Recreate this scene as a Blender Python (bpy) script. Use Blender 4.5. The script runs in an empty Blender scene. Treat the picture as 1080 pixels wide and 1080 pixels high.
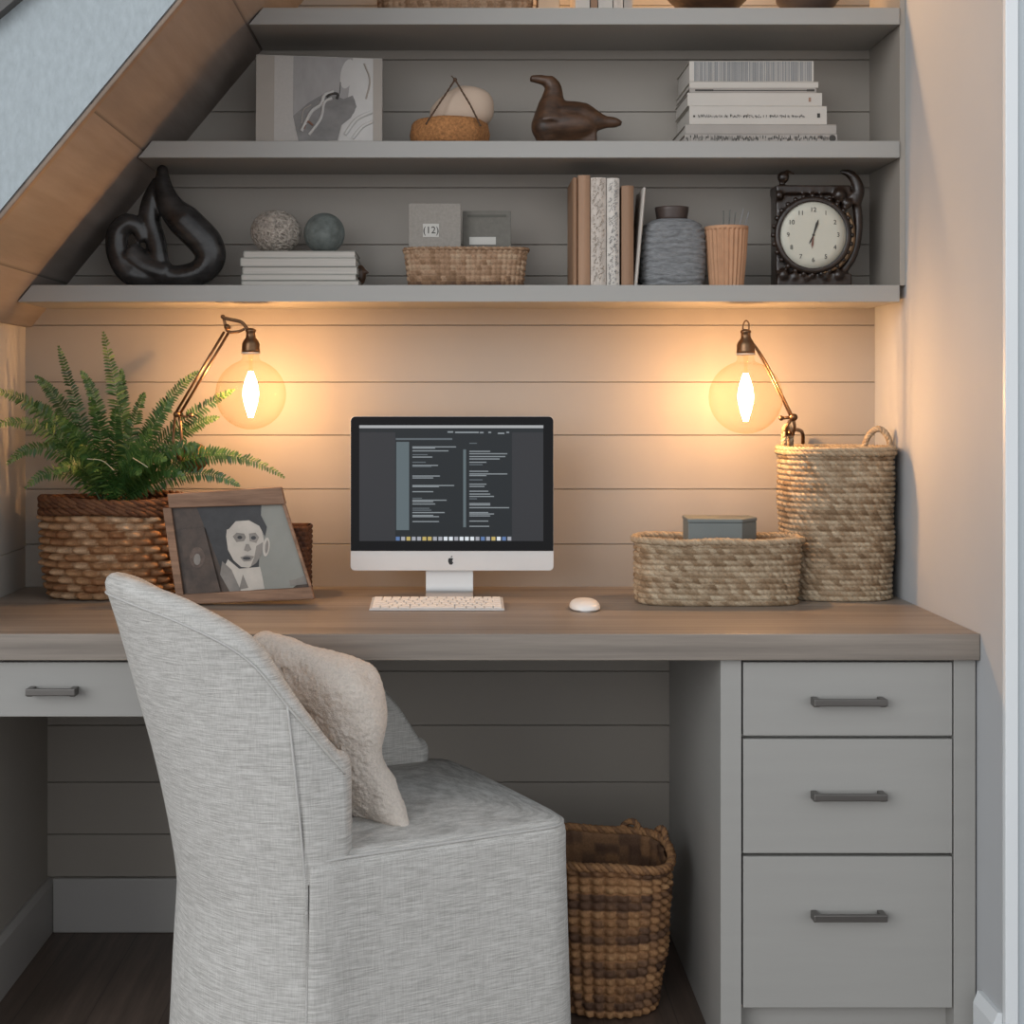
import bpy, math, random
from mathutils import Vector, Matrix, noise
random.seed(7)
PI = math.pi
S = bpy.context.scene
COL = S.collection
D = 3.25; EYE = 1.18; SC = 476.0; VX, VY = 480.0, 420.0

def at(px, py, Y):
    k = 1 + Y / D
    return Vector(((px - VX) * k / SC, Y, EYE - (py - VY) * k / SC))
def sz(p, Y): return p * (1 + Y / D) / SC

# ------------------------------------------------------------------ materials
def nt_mat(name):
    m = bpy.data.materials.new(name); m.use_nodes = True
    nt = m.node_tree; b = nt.nodes['Principled BSDF']
    return m, nt, b
def coords(nt, scale=(1, 1, 1), rot=(0, 0, 0), kind='Object'):
    tc = nt.nodes.new('ShaderNodeTexCoord'); mp = nt.nodes.new('ShaderNodeMapping')
    mp.inputs['Scale'].default_value = scale; mp.inputs['Rotation'].default_value = rot
    nt.links.new(tc.outputs[kind], mp.inputs['Vector']); return mp.outputs['Vector']
def noise_n(nt, vec, scale=1, detail=4, rough=.6):
    n = nt.nodes.new('ShaderNodeTexNoise'); n.inputs['Scale'].default_value = scale
    n.inputs['Detail'].default_value = detail; n.inputs['Roughness'].default_value = rough
    nt.links.new(vec, n.inputs['Vector']); return n.outputs['Fac']
def ramp(nt, fac, stops):
    r = nt.nodes.new('ShaderNodeValToRGB'); e = r.color_ramp.elements
    while len(e) < len(stops): e.new(0.5)
    for i, (p, c) in enumerate(stops):
        e[i].position = p; e[i].color = (c[0], c[1], c[2], 1)
    nt.links.new(fac, r.inputs['Fac']); return r.outputs['Color']
def mixc(nt, a, b, fac, mode='MIX'):
    m = nt.nodes.new('ShaderNodeMix'); m.data_type = 'RGBA'; m.blend_type = mode
    for s, v in ((m.inputs[0], fac), (m.inputs[6], a), (m.inputs[7], b)):
        if hasattr(v, 'is_output'): nt.links.new(v, s)
        elif isinstance(v, (int, float)): s.default_value = v
        else: s.default_value = (v[0], v[1], v[2], 1)
    return m.outputs[2]
def bump(nt, b, h, strength=.3, dist=.002):
    n = nt.nodes.new('ShaderNodeBump'); n.inputs['Strength'].default_value = strength
    n.inputs['Distance'].default_value = dist
    nt.links.new(h, n.inputs['Height']); nt.links.new(n.outputs['Normal'], b.inputs['Normal'])
def sc_(c, f): return tuple(min(1, x * f) for x in c)

def M(name, color, rough=.6, metal=0, var=.12, scale=(12, 12, 12), bmp=.0, bdist=.001, emit=None, est=1, spec=.5):
    m, nt, b = nt_mat(name)
    v = coords(nt, scale); f = noise_n(nt, v, 1, 5)
    c = ramp(nt, f, [(.3, sc_(color, 1 - var)), (.7, sc_(color, 1 + var))])
    nt.links.new(c, b.inputs['Base Color'])
    b.inputs['Roughness'].default_value = rough; b.inputs['Metallic'].default_value = metal
    b.inputs['Specular IOR Level'].default_value = spec
    if bmp: bump(nt, b, f, bmp, bdist)
    if emit:
        b.inputs['Emission Color'].default_value = (*emit, 1); b.inputs['Emission Strength'].default_value = est
    return m

def wood(name, c1, c2, scale, rough=.5, planks=None, bmp=.15):
    m, nt, b = nt_mat(name)
    v = coords(nt, scale); f = noise_n(nt, v, 1, 8, .65)
    v2 = coords(nt, tuple(s * .22 for s in scale)); f2 = noise_n(nt, v2, 1, 3)
    c = ramp(nt, f, [(.3, c1), (.68, c2)])
    c = mixc(nt, c, ramp(nt, f2, [(.35, (.72, .72, .72)), (.65, (1.0, 1.0, 1.0))]), 1.0, 'MULTIPLY')
    if planks:
        axis, w = planks
        tc = nt.nodes.new('ShaderNodeTexCoord'); sx = nt.nodes.new('ShaderNodeSeparateXYZ')
        nt.links.new(tc.outputs['Object'], sx.inputs[0])
        d = nt.nodes.new('ShaderNodeMath'); d.operation = 'DIVIDE'; d.inputs[1].default_value = w
        nt.links.new(sx.outputs[axis], d.inputs[0])
        fr = nt.nodes.new('ShaderNodeMath'); fr.operation = 'FRACT'; nt.links.new(d.outputs[0], fr.inputs[0])
        fl = nt.nodes.new('ShaderNodeMath'); fl.operation = 'FLOOR'; nt.links.new(d.outputs[0], fl.inputs[0])
        wn = nt.nodes.new('ShaderNodeTexWhiteNoise'); wn.noise_dimensions = '1D'; nt.links.new(fl.outputs[0], wn.inputs['W'])
        c = mixc(nt, c, ramp(nt, wn.outputs['Value'], [(0, (.8, .8, .8)), (1, (1, 1, 1))]), 1.0, 'MULTIPLY')
        c = mixc(nt, c, ramp(nt, fr.outputs[0], [(0, (.25, .25, .25)), (.02, (1, 1, 1))]), 1.0, 'MULTIPLY')
    nt.links.new(c, b.inputs['Base Color']); b.inputs['Roughness'].default_value = rough
    bump(nt, b, f, bmp, .001)
    return m

def linen(name, c1, c2, rot=0):
    m, nt, b = nt_mat(name)
    R_ = (0, 0, rot)
    f1 = noise_n(nt, coords(nt, (26, 26, 560)), 1, 3, .7)      # weft slubs
    f2 = noise_n(nt, coords(nt, (560, 560, 26)), 1, 3, .7)   # warp
    a = nt.nodes.new('ShaderNodeMath'); a.operation = 'MULTIPLY_ADD'
    nt.links.new(f1, a.inputs[0]); a.inputs[1].default_value = 1.0
    s = nt.nodes.new('ShaderNodeMath'); s.operation = 'MULTIPLY'; s.inputs[1].default_value = .45
    nt.links.new(f2, s.inputs[0]); nt.links.new(s.outputs[0], a.inputs[2])
    c = ramp(nt, a.outputs[0], [(.56, c1), (.88, c2)])
    nt.links.new(c, b.inputs['Base Color']); b.inputs['Roughness'].default_value = .95
    b.inputs['Specular IOR Level'].default_value = .15
    bump(nt, b, a.outputs[0], .5, .0015)
    return m

def fibre(name, cols, rough=.75, band=None):
    """woven plant fibre: the per-strand 'tone' attribute picks the strand colour"""
    m, nt, b = nt_mat(name)
    at_ = nt.nodes.new('ShaderNodeAttribute'); at_.attribute_name = 'tone'
    n = len(cols)
    c = ramp(nt, at_.outputs['Fac'], [(i / (n - 1), cc) for i, cc in enumerate(cols)])
    f = noise_n(nt, coords(nt, (260, 260, 260)), 1, 4, .7)
    c = mixc(nt, c, ramp(nt, f, [(.3, (.62, .6, .58)), (.7, (1, 1, 1))]), 1.0, 'MULTIPLY')
    nt.links.new(c, b.inputs['Base Color']); b.inputs['Roughness'].default_value = rough
    b.inputs['Specular IOR Level'].default_value = .3
    bump(nt, b, f, .5, .001)
    return m

def emis(name, c, s=1):
    m, nt, b = nt_mat(name)
    b.inputs['Base Color'].default_value = (0.006, .006, .006, 1); b.inputs['Roughness'].default_value = .2; b.inputs['Specular IOR Level'].default_value = .2
    b.inputs['Emission Color'].default_value = (*c, 1); b.inputs['Emission Strength'].default_value = s
    return m

def glass_thin(name, tint):
    m = bpy.data.materials.new(name); m.use_nodes = True; nt = m.node_tree; nt.nodes.clear()
    o = nt.nodes.new('ShaderNodeOutputMaterial'); mx = nt.nodes.new('ShaderNodeMixShader')
    t = nt.nodes.new('ShaderNodeBsdfTransparent'); t.inputs[0].default_value = (*tint, 1)
    g = nt.nodes.new('ShaderNodeBsdfGlossy'); g.inputs['Roughness'].default_value = .04
    g.inputs['Color'].default_value = (1, .82, .58, 1)
    lw = nt.nodes.new('ShaderNodeLayerWeight'); lw.inputs[0].default_value = .5
    pw = nt.nodes.new('ShaderNodeMath'); pw.operation = 'POWER'; pw.inputs[1].default_value = 3.2; nt.links.new(lw.outputs['Facing'], pw.inputs[0])
    mt = nt.nodes.new('ShaderNodeMath'); mt.operation = 'MULTIPLY'; mt.inputs[1].default_value = .55
    nt.links.new(pw.outputs[0], mt.inputs[0])
    nt.links.new(mt.outputs[0], mx.inputs[0]); nt.links.new(t.outputs[0], mx.inputs[1]); nt.links.new(g.outputs[0], mx.inputs[2])
    nt.links.new(mx.outputs[0], o.inputs[0]); return m

PAINT = (.345, .31, .27)
paint = M('greige_paint', PAINT, .5, var=.03, scale=(3, 3, 3), bmp=.05)
cab_paint = M('cabinet_paint', (.335, .325, .305), .42, var=.025, scale=(3, 3, 30))
wall_paint = M('light_wall_paint', (.44, .447, .455), .7, var=.02, scale=(3, 3, 3), bmp=.08)
left_paint = M('cream_wall_paint', (.42, .39, .35), .7, var=.02, scale=(3, 3, 3), bmp=.08)
trim_paint = M('white_trim_paint', (.72, .74, .75), .4, var=.02, scale=(3, 3, 3))
skirt_paint = M('baseboard_paint', (.44, .42, .40), .45, var=.02, scale=(3, 3, 3))
blue_paint = M('blue_grey_plaster', (.385, .43, .45), .85, var=.09, scale=(90, 90, 45), bmp=.6, bdist=.003)
dark_gap = M('gap_dark', (.22, .195, .165), .9)
slope_wood = wood('slope_boards', (.25, .205, .178), (.33, .28, .245), (30, 2.2, 30), .6, planks=(0, .215))
edge_wood = wood('edge_bead_wood', (.20, .14, .10), (.27, .19, .135), (30, 2, 30), .55)
desk_wood = wood('taupe_oak', (.205, .172, .145), (.335, .285, .24), (2.2, 70, 70), .42, bmp=.2)
floor_wood = wood('dark_floor_oak', (.095, .065, .05), (.19, .135, .105), (45, 2.5, 45), .42, planks=(0, .14))
frame_wood = wood('weathered_wood', (.16, .085, .05), (.36, .21, .13), (8, 60, 90), .7, bmp=.4)
linen_m = linen('oatmeal_linen', (.385, .37, .345), (.63, .612, .58))
piping_m = M('linen_piping', (.50, .485, .46), .9, var=.1, scale=(300, 300, 300))
boucle = M('cream_boucle', (.72, .64, .565), .97, var=.10, scale=(190, 190, 190), bmp=1.0, bdist=.005, spec=.1)
pewter = M('pewter_metal', (.16, .15, .14), .38, .85, var=.08, scale=(20, 200, 200))
bronze = M('aged_bronze', (.17, .095, .05), .34, .9, var=.3, scale=(60, 60, 60))
filament_m = emis('filament_glow', (1, .62, .27), 60)
glass_m = glass_thin('amber_glass', (1.0, .965, .90))
alu = M('brushed_aluminium', (.62, .60, .58), .35, .6, var=.02)
black_glass = M('black_glass', (.003, .003, .004), .1, var=0, spec=.15)
logo_m = M('logo_black', (.01, .01, .011), .25, var=0)
white_pl = M('white_plastic', (.78, .77, .74), .35, var=.01)
key_m = M('white_keys', (.80, .79, .76), .4, var=.01)
fern_soil = M('dark_soil', (.03, .02, .013), .95, var=.4, scale=(120, 120, 120), bmp=1, bdist=.01)
twine = M('brown_twine', (.09, .05, .03), .9, var=.3, scale=(300, 300, 300))
black_resin = M('black_resin', (.030, .028, .027), .27, var=.6, scale=(14, 14, 30))
duck_m = wood('carved_wood', (.028, .014, .008), (.13, .062, .03), (14, 60, 60), .45)
cork = M('cork', (.36, .16, .055), .85, var=.42, scale=(170, 170, 170), bmp=.8, bdist=.003)
pebble = M('pale_pebble', (.56, .43, .33), .8, var=.05)
terra = M('terracotta', (.46, .25, .14), .8, var=.08, scale=(40, 40, 40))
slate = M('slate_box', (.155, .175, .17), .8, var=.05)
paper = M('paper_pages', (.46, .43, .39), .85, var=.10, scale=(6, 6, 900))
paper_v = M('paper_pages_upright', (.56, .52, .46), .85, var=.12, scale=(900, 6, 6))
cover_w = M('white_cover', (.49, .455, .41), .6, var=.03)
cover_g = M('grey_cover', (.33, .30, .27), .6, var=.05)
cover_t = M('tan_cover', (.34, .20, .12), .65, var=.08, scale=(60, 60, 6))
cover_b = M('brown_cover', (.27, .155, .09), .65, var=.06, scale=(60, 60, 6))
ink = M('dark_ink', (.05, .045, .04), .8)
greyink = M('grey_ink', (.22, .22, .22), .8)
mag = M('grey_green_magazine', (.34, .335, .30), .7, var=.07, scale=(4, 4, 300))
ball_c = M('cream_cord', (.40, .35, .30), .9, var=.5, scale=(140, 140, 140), bmp=1, bdist=.006)
ball_g = M('stone_green', (.125, .14, .13), .7, var=.35, scale=(45, 45, 45), bmp=.4, bdist=.003)
card1 = M('taupe_fabric_card', (.28, .255, .225), .85, var=.1, scale=(200, 8, 200))
card2 = M('olive_grey_card', (.15, .14, .12), .8, var=.1, scale=(100, 8, 100))
label_w = M('off_white_label', (.5, .48, .44), .7, var=.03)
dial_m = M('cream_dial', (.52, .50, .42), .6, var=.04)
clock_m = M('dark_carved_clock', (.022, .013, .009), .32, var=.6, scale=(45, 45, 45), bmp=.5, bdist=.004)
clock_gold = M('antique_gold', (.16, .10, .055), .42, .6, var=.4, scale=(50, 50, 50))
jar_m = M('grey_ribbed_ceramic', (.20, .205, .21), .8, var=.32, scale=(55, 55, 190), bmp=1, bdist=.006)
jar_rim = M('brown_glaze', (.065, .045, .038), .45, var=.1)
stick_m = M('grey_sticks', (.12, .12, .11), .7)
canvas_m = M('canvas_white', (.47, .44, .41), .85, var=.04, scale=(200, 200, 200))
art_g1 = M('art_grey', (.33, .315, .305), .85, var=.12, scale=(20, 20, 9))
art_g2 = M('art_mid_grey', (.23, .22, .212), .85, var=.2, scale=(15, 15, 25))
art_w = M('art_white', (.55, .53, .505), .85, var=.06, scale=(16, 16, 16))
art_tan = M('art_beige', (.38, .34, .30), .85, var=.04)
art_red = M('art_rust', (.24, .12, .08), .85, var=.2)
print_dk = M('print_dark', (.028, .028, .03), .5, var=.3, scale=(30, 30, 30))
print_br = M('print_brown', (.055, .036, .026), .5, var=.45, scale=(40, 40, 40))
print_lt = M('print_light', (.44, .40, .35), .5, var=.12, scale=(25, 25, 25))
print_gr = M('print_grey_green', (.215, .215, .19), .5, var=.1, scale=(12, 12, 12))
print_md = M('print_mid', (.20, .18, .16), .5, var=.2, scale=(30, 30, 30))
seagrass = fibre('seagrass', [(.14, .085, .045), (.31, .22, .135), (.47, .375, .26), (.60, .50, .365)])
hyacinth = fibre('water_hyacinth', [(.13, .055, .025), (.29, .135, .06), (.43, .24, .12), (.60, .42, .27)])
banana = fibre('dark_banana_leaf', [(.07, .035, .024), (.20, .11, .065), (.46, .24, .11), (.60, .34, .165)])
rimdark = fibre('dark_rim_fibre', [(.05, .02, .012), (.11, .045, .022), (.17, .075, .035), (.2, .10, .05)])
wicker_t = fibre('tan_wicker', [(.11, .06, .035), (.27, .16, .09), (.42, .27, .17), (.5, .36, .24)])

def leaf_mat():
    m, nt, b = nt_mat('fern_green')
    f = noise_n(nt, coords(nt, (22, 22, 22)), 1, 3)
    at_ = nt.nodes.new('ShaderNodeAttribute'); at_.attribute_name = 'tone'
    c = ramp(nt, at_.outputs['Fac'], [(0, (.012, .045, .010)), (.5, (.038, .112, .022)), (1, (.18, .26, .06))])
    c = mixc(nt, c, ramp(nt, f, [(.3, (.7, .7, .7)), (.7, (1, 1, 1))]), 1.0, 'MULTIPLY')
    nt.links.new(c, b.inputs['Base Color']); b.inputs['Roughness'].default_value = .45
    b.inputs['Transmission Weight'].default_value = 0
    return m
fern_m = leaf_mat()

# ------------------------------------------------------------------ mesh builder
class MB:
    def __init__(s): s.v = []; s.f = []; s.m = []; s.tone = []
    def add(s, vs, fs, mi=0, tone=.5):
        o = len(s.v); s.v += [tuple(v) for v in vs]; s.f += [tuple(i + o for i in f) for f in fs]
        s.m += [mi] * len(fs)
        s.tone += (tone if isinstance(tone, list) else [tone] * len(vs))
        return s
    def box(s, x0, x1, y0, y1, z0, z1, mi=0):
        vs = [(x, y, z) for x in (x0, x1) for y in (y0, y1) for z in (z0, z1)]
        return s.add(vs, [(0, 1, 3, 2), (4, 6, 7, 5), (0, 4, 5, 1), (2, 3, 7, 6), (0, 2, 6, 4), (1, 5, 7, 3)], mi)
    def prism(s, poly, y0, y1, mi=0):
        """poly in XZ extruded along Y"""
        n = len(poly); vs = [(x, y0, z) for x, z in poly] + [(x, y1, z) for x, z in poly]
        fs = [tuple(range(n)), tuple(range(2 * n - 1, n - 1, -1))] + [(i, i + n, (i + 1) % n + n, (i + 1) % n) for i in range(n)]
        return s.add(vs, fs, mi)
    def prism_z(s, poly, z0, z1, mi=0):
        n = len(poly); vs = [(x, y, z0) for x, y in poly] + [(x, y, z1) for x, y in poly]
        fs = [tuple(range(n - 1, -1, -1)), tuple(range(n, 2 * n))] + [(i, (i + 1) % n, (i + 1) % n + n, i + n) for i in range(n)]
        return s.add(vs, fs, mi)
    def tube(s, pts, r, n=10, mi=0, tone=.5, closed=False, flat=1.0):
        pts = [Vector(p) for p in pts]; m = len(pts)
        rs = r if isinstance(r, (list, tuple)) else [r] * m
        vs = []; prev = None
        for i, p in enumerate(pts):
            a = pts[(i - 1) % m] if (closed or i > 0) else p
            b = pts[(i + 1) % m] if (closed or i < m - 1) else p
            t = (b - a).normalized()
            if prev is None:
                u = t.cross(Vector((0, 1, .01)));
                if u.length < .1: u = t.cross(Vector((1, 0, 0)))
            else: u = prev - t * prev.dot(t)
            u.normalize(); w = t.cross(u); prev = u
            for j in range(n):
                an = 2 * PI * j / n
                vs.append(p + (u * math.cos(an) * flat + w * math.sin(an)) * rs[i])
        fs = []
        for i in range(m if closed else m - 1):
            for j in range(n):
                a, b = i * n + j, i * n + (j + 1) % n; i2 = (i + 1) % m
                fs.append((a, b, i2 * n + (j + 1) % n, i2 * n + j))
        if not closed: fs += [tuple(range(n - 1, -1, -1)), tuple(range((m - 1) * n, m * n))]
        return s.add(vs, fs, mi, tone)
    def lathe(s, prof, c=(0, 0, 0), n=32, mi=0, ax='z', fn=None, cap=True):
        c = Vector(c); vs = []; m = len(prof)
        for r, h in prof:
            for j in range(n):
                a = 2 * PI * j / n; rr = r * (fn(a, h) if fn else 1)
                if ax == 'z': vs.append(c + Vector((rr * math.cos(a), rr * math.sin(a), h)))
                else: vs.append(c + Vector((rr * math.cos(a), h, rr * math.sin(a))))
        fs = [(i * n + j, i * n + (j + 1) % n, (i + 1) * n + (j + 1) % n, (i + 1) * n + j) for i in range(m - 1) for j in range(n)]
        if cap and prof[0][0] > 1e-6: fs.append(tuple(range(n - 1, -1, -1)))
        if cap and prof[-1][0] > 1e-6: fs.append(tuple(range((m - 1) * n, m * n)))
        return s.add(vs, fs, mi)
    def ball(s, c, r, n=20, mi=0):
        r = r if isinstance(r, (tuple, list)) else (r, r, r); c = Vector(c)
        vs = []; fs = []
        for i in range(n // 2 + 1):
            th = PI * i / (n // 2)
            for j in range(n):
                ph = 2 * PI * j / n
                vs.append(c + Vector((r[0] * math.sin(th) * math.cos(ph), r[1] * math.sin(th) * math.sin(ph), r[2] * math.cos(th))))
        for i in range(n // 2):
            for j in range(n):
                fs.append((i * n + j, (i + 1) * n + j, (i + 1) * n + (j + 1) % n, i * n + (j + 1) % n))
        return s.add(vs, fs, mi)
    def build(s, name, mats, parent=None, smooth=False, bevel=0, seg=2, remesh=0, merge=True, subsurf=0):
        me = bpy.data.meshes.new(name); me.from_pydata(s.v, [], s.f)
        mats = mats if isinstance(mats, (list, tuple)) else [mats]
        for m in mats: me.materials.append(m)
        me.polygons.foreach_set('material_index', s.m)
        at_ = me.attributes.new('tone', 'FLOAT', 'POINT'); at_.data.foreach_set('value', s.tone)
        if smooth: me.polygons.foreach_set('use_smooth', [True] * len(s.f))
        import bmesh
        bm = bmesh.new(); bm.from_mesh(me)
        if merge: bmesh.ops.remove_doubles(bm, verts=bm.verts, dist=1e-6)
        bmesh.ops.recalc_face_normals(bm, faces=bm.faces); bm.to_mesh(me); bm.free()
        me.update()
        o = bpy.data.objects.new(name, me); COL.objects.link(o)
        if parent is not None:
            o.parent = parent; o.matrix_parent_inverse = Matrix.Translation(-parent_loc(parent))
        if remesh:
            md = o.modifiers.new('r', 'REMESH'); md.mode = 'VOXEL'; md.voxel_size = remesh; md.use_smooth_shade = True
            sm = o.modifiers.new('s', 'SMOOTH'); sm.factor = .6; sm.iterations = 6
        if bevel:
            md = o.modifiers.new('b', 'BEVEL'); md.width = bevel; md.segments = seg; md.limit_method = 'ANGLE'; md.angle_limit = .6
        if subsurf:
            md = o.modifiers.new('ss', 'SUBSURF'); md.levels = subsurf; md.render_levels = subsurf
        return o

def parent_loc(o):
    return Vector(o.location) if o.type == 'EMPTY' else Vector((0, 0, 0))
LOC = {}
def thing(name, label, cat, loc=(0, 0, 0), group=None):
    o = bpy.data.objects.new(name, None); COL.objects.link(o); o.location = loc; o.empty_display_size = .02
    o['label'] = label; o['category'] = cat
    if group: o['group'] = group
    return o
def tag(o, label, cat, group=None):
    o['label'] = label; o['category'] = cat
    if group: o['group'] = group
    return o
def struct(o): o['kind'] = 'structure'; return o
def recentre(o):
    """move a one-mesh thing's origin to the base of its mesh"""
    me = o.data; xs = [v.co.x for v in me.vertices]; ys = [v.co.y for v in me.vertices]; z = min(v.co.z for v in me.vertices)
    c = Vector(((min(xs) + max(xs)) / 2, (min(ys) + max(ys)) / 2, z))
    me.transform(Matrix.Translation(-c)); o.location = c; return o

# ------------------------------------------------------------------ the niche
XL, XR = -.952, .930
YF = -.65
XU = -.903                     # inset wall below the worktop
SLX, SLZ, SLO = -.939, 1.3376, 1.2
def slope_x(z): return SLX + (z - SLZ) / SLO
ZT = 2.46

b = MB().box(-4.5, 4.5, -7, .1, -.05, 0); struct(b.build('floor', floor_wood))
# back wall: individual shiplap boards over a dark backing
b = MB().box(-1.2, 1.2, .008, .08, 0, ZT, 1)
gl = sorted([EYE - (y - VY) / SC for y in (925, 880, 825, 765, 708, 648, 574, 516, 459, 403, 343, 291, 258, 198, 118, 63, 6, -50, -107)])
zz = [0] + gl + [ZT]
for z0, z1 in zip(zz[:-1], zz[1:]):
    g = .0008
    b.prism_z([(-1.05, 0), (1.05, 0), (1.05, .012), (-1.05, .012)], z0 + (g if z0 else 0), z1 - g, 0)
struct(b.build('wall_back', [paint, dark_gap], bevel=.0006, seg=1))
b = MB()
lz = [0, EYE - (577 - VY) / SC, SLZ]
b.box(-4.5, XL, YF, 0, 0, lz[1] - .0015); b.box(-4.5, XL - .004, YF, 0, lz[1] - .0015, lz[1] + .0015)
b.box(-4.5, XL, YF, 0, lz[1] + .0015, SLZ)
b.box(XL, XU, YF + .03, 0, 0, .712)
struct(b.build('wall_left', left_paint))
b = MB().box(XR, 4.5, -.757, 0.0, 0, ZT); struct(b.build('wall_right', wall_paint))
# sloped ceiling (boarded) + flat ceiling
b = MB()
t = .03
zt = ZT
b.prism([(XL - .02, SLZ), (SLX, SLZ), (slope_x(zt), zt), (slope_x(zt) - .04, zt), (SLX - .04, SLZ + .03), (XL - .02, SLZ + .03)], YF, 0, 0)
b.box(-.3, 1.12, -.757, 0.1, ZT, ZT + .05, 1)
struct(b.build('ceiling', [slope_wood, wall_paint]))
b = MB()
b.prism([(-4.5, SLZ), (SLX - .012, SLZ), (slope_x(ZT) - .012, ZT), (-4.5, ZT)], YF - .004, YF + .05)
struct(b.build('wall_front', blue_paint))
# wooden bead on the edge of the slope
b = MB()
b.prism([(SLX - .007, SLZ - .002), (SLX + .003, SLZ - .002), (slope_x(ZT) + .003, ZT), (slope_x(ZT) - .007, ZT)], YF - .008, YF + .012)
struct(b.build('trim_1', edge_wood, bevel=.002))
# dark batten at the top left of the plaster face
p0 = at(0, 22, YF); p1 = at(26, 0, YF); q = (p1 - p0) / (p1.x - p0.x)
b = MB()
a0 = p0 - q * .5; a1 = p0 + q * .35
b.prism([(a0.x - .06, a0.z), (a0.x, a0.z), (a1.x, a1.z), (a1.x - .06, a1.z)], YF - .03, YF - .003)
struct(b.build('trim_2', M('dark_batten', (.09, .085, .08), .6)))
# right casing
b = MB().box(XR, XR + .022, -.772, -.7572, 0, ZT); struct(b.build('trim_3', trim_paint, bevel=.002))
b = MB().box(XR + .0225, 1.12, -.765, -.7575, 0, ZT); struct(b.build('trim_4', M('grey_casing_paint', (.46, .50, .52), .5, var=.02), bevel=.002))
# shelf niche side panel
b = MB().box(.918, XR - .0005, -.222, -.0005, 1.413, ZT - .001); struct(b.build('trim_5', paint))
# baseboards
hb = .1195
b = MB().prism([(XU + .0002, 0), (XU + .014, 0), (XU + .014, hb - .012), (XU + .006, hb), (XU + .0002, hb)], YF + .035, -.0005)
struct(b.build('baseboard_left', skirt_paint))
b = MB().box(XU + .015, .469, -.014, -.0005, 0, hb); struct(b.build('baseboard_back', skirt_paint, bevel=.003))
b = MB().prism([(XR - .0002, 0), (XR - .016, 0), (XR - .016, .115), (XR - .008, .135), (XR - .0002, .135)], -.757, -.662)
struct(b.build('baseboard_right', trim_paint))

# ------------------------------------------------------------------ shelves
YS = -.2275
shelf_z = [EYE + (VY - y) * (1 + YS / D) / SC for y in (300.5, 148.5, 8)]
labels = ['long grey wall shelf just above the two bulb lamps, lowest of three',
          'long grey wall shelf carrying the bird carving and the stack of white books',
          'long grey wall shelf across the top of the picture, highest of three']
for z, lb in zip(shelf_z, labels):
    x0a, x0b = slope_x(z - .035) + .003, slope_x(z) + .003
    o = MB().prism([(x0b, z), (.9165, z), (.9165, z - .035), (x0a, z - .035)], YS, -.0005).build('wall_shelf', cab_paint, bevel=.0015)
    tag(recentre(o), lb, 'shelf', 'grey wall shelves')
Z1, Z2, Z3 = [z + .0004 for z in shelf_z]

# ------------------------------------------------------------------ desk
ZD = .763
o = MB().box(XL + .001, XR - .001, -.655, -.001, .716, ZD).build('worktop', desk_wood, bevel=.0015)
tag(recentre(o), 'long taupe wooden worktop running from wall to wall', 'desk')
ZW = ZD + .0004

def pull(parent, cx, z, w, yf):
    b = MB()
    b.box(cx - w / 2, cx + w / 2, yf - .030, yf - .022, z - .0062, z + .0062)
    for s in (-1, 1): b.box(cx + s * (w / 2 - .006) - .0055, cx + s * (w / 2 - .006) + .0055, yf - .024, yf, z - .0085, z + .006)
    b.build('handle', pewter, parent, bevel=.0015)
def drawer(parent, x0, x1, z0, z1, yf, hx, hz, w):
    d = MB().box(x0, x1, yf, yf + .02, z0, z1).build('drawer', cab_paint, parent, bevel=.0012)
    pull(d, hx, hz, w, yf)
yc = -.638
def wx(px, Y=yc): return at(px, 0, Y).x
def wz(py, Y=yc): return at(0, py, Y).z
cab = thing('drawer_cabinet', 'grey three-drawer cabinet under the right end of the worktop', 'cabinet', ((wx(760) + .925) / 2, -.33, 0))
b = MB()
xa, xb, xd, xe = wx(760), wx(782), wx(1006), XR - .003
b.box(xa, xb, yc, -.0145, 0, .7155); b.box(xd, xe, yc, -.002, 0, .7155)
b.box(xb, xd, -.03, -.002, .08, .7155)
b.box(xb, xd, yc + .022, -.03, .10, .7155)
b.box(xb, xd, yc + .04, yc + .055, 0, .10)
b.build('body', cab_paint, cab, bevel=.001)
for y0, y1, hy in ((698.5, 776, 738), (779.5, 900, 837), (903.5, 1063, 963)):
    drawer(cab, wx(784), wx(1004.5), wz(y1), wz(y0), yc, wx(893), wz(hy), sz(77, yc))
cab2 = thing('drawer_unit', 'shallow grey single drawer hung under the left end of the worktop', 'drawer unit', (-.73, -.33, .612))
x1 = wx(157)
MB().box(XU + .003, x1 - .002, yc + .022, -.002, wz(755), .7155).build('body', cab_paint, cab2)
drawer(cab2, XU + .002, x1, wz(756), wz(698.5), yc, wx(57.5), wz(727), sz(52, yc))

# ------------------------------------------------------------------ basket weaving
def superell(rx, ry, e):
    def f(s):
        a = 2 * PI * s; c, d = math.cos(a), math.sin(a)
        return (rx * math.copysign(abs(c) ** (2 / e), c), ry * math.copysign(abs(d) ** (2 / e), d))
    return f
def arclen(path, n=720):
    pts = [path(i / n) for i in range(n + 1)]; L = [0]
    for a, c in zip(pts[:-1], pts[1:]): L.append(L[-1] + math.hypot(c[0] - a[0], c[1] - a[1]))
    T = L[-1]
    def inv(u):
        u = (u % 1.0) * T; lo, hi = 0, n
        while hi - lo > 1:
            m = (lo + hi) // 2
            if L[m] <= u: lo = m
            else: hi = m
        q = (u - L[lo]) / max(1e-9, L[hi] - L[lo])
        return (pts[lo][0] + (pts[hi][0] - pts[lo][0]) * q, pts[lo][1] + (pts[hi][1] - pts[lo][1]) * q)
    return inv, T
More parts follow.
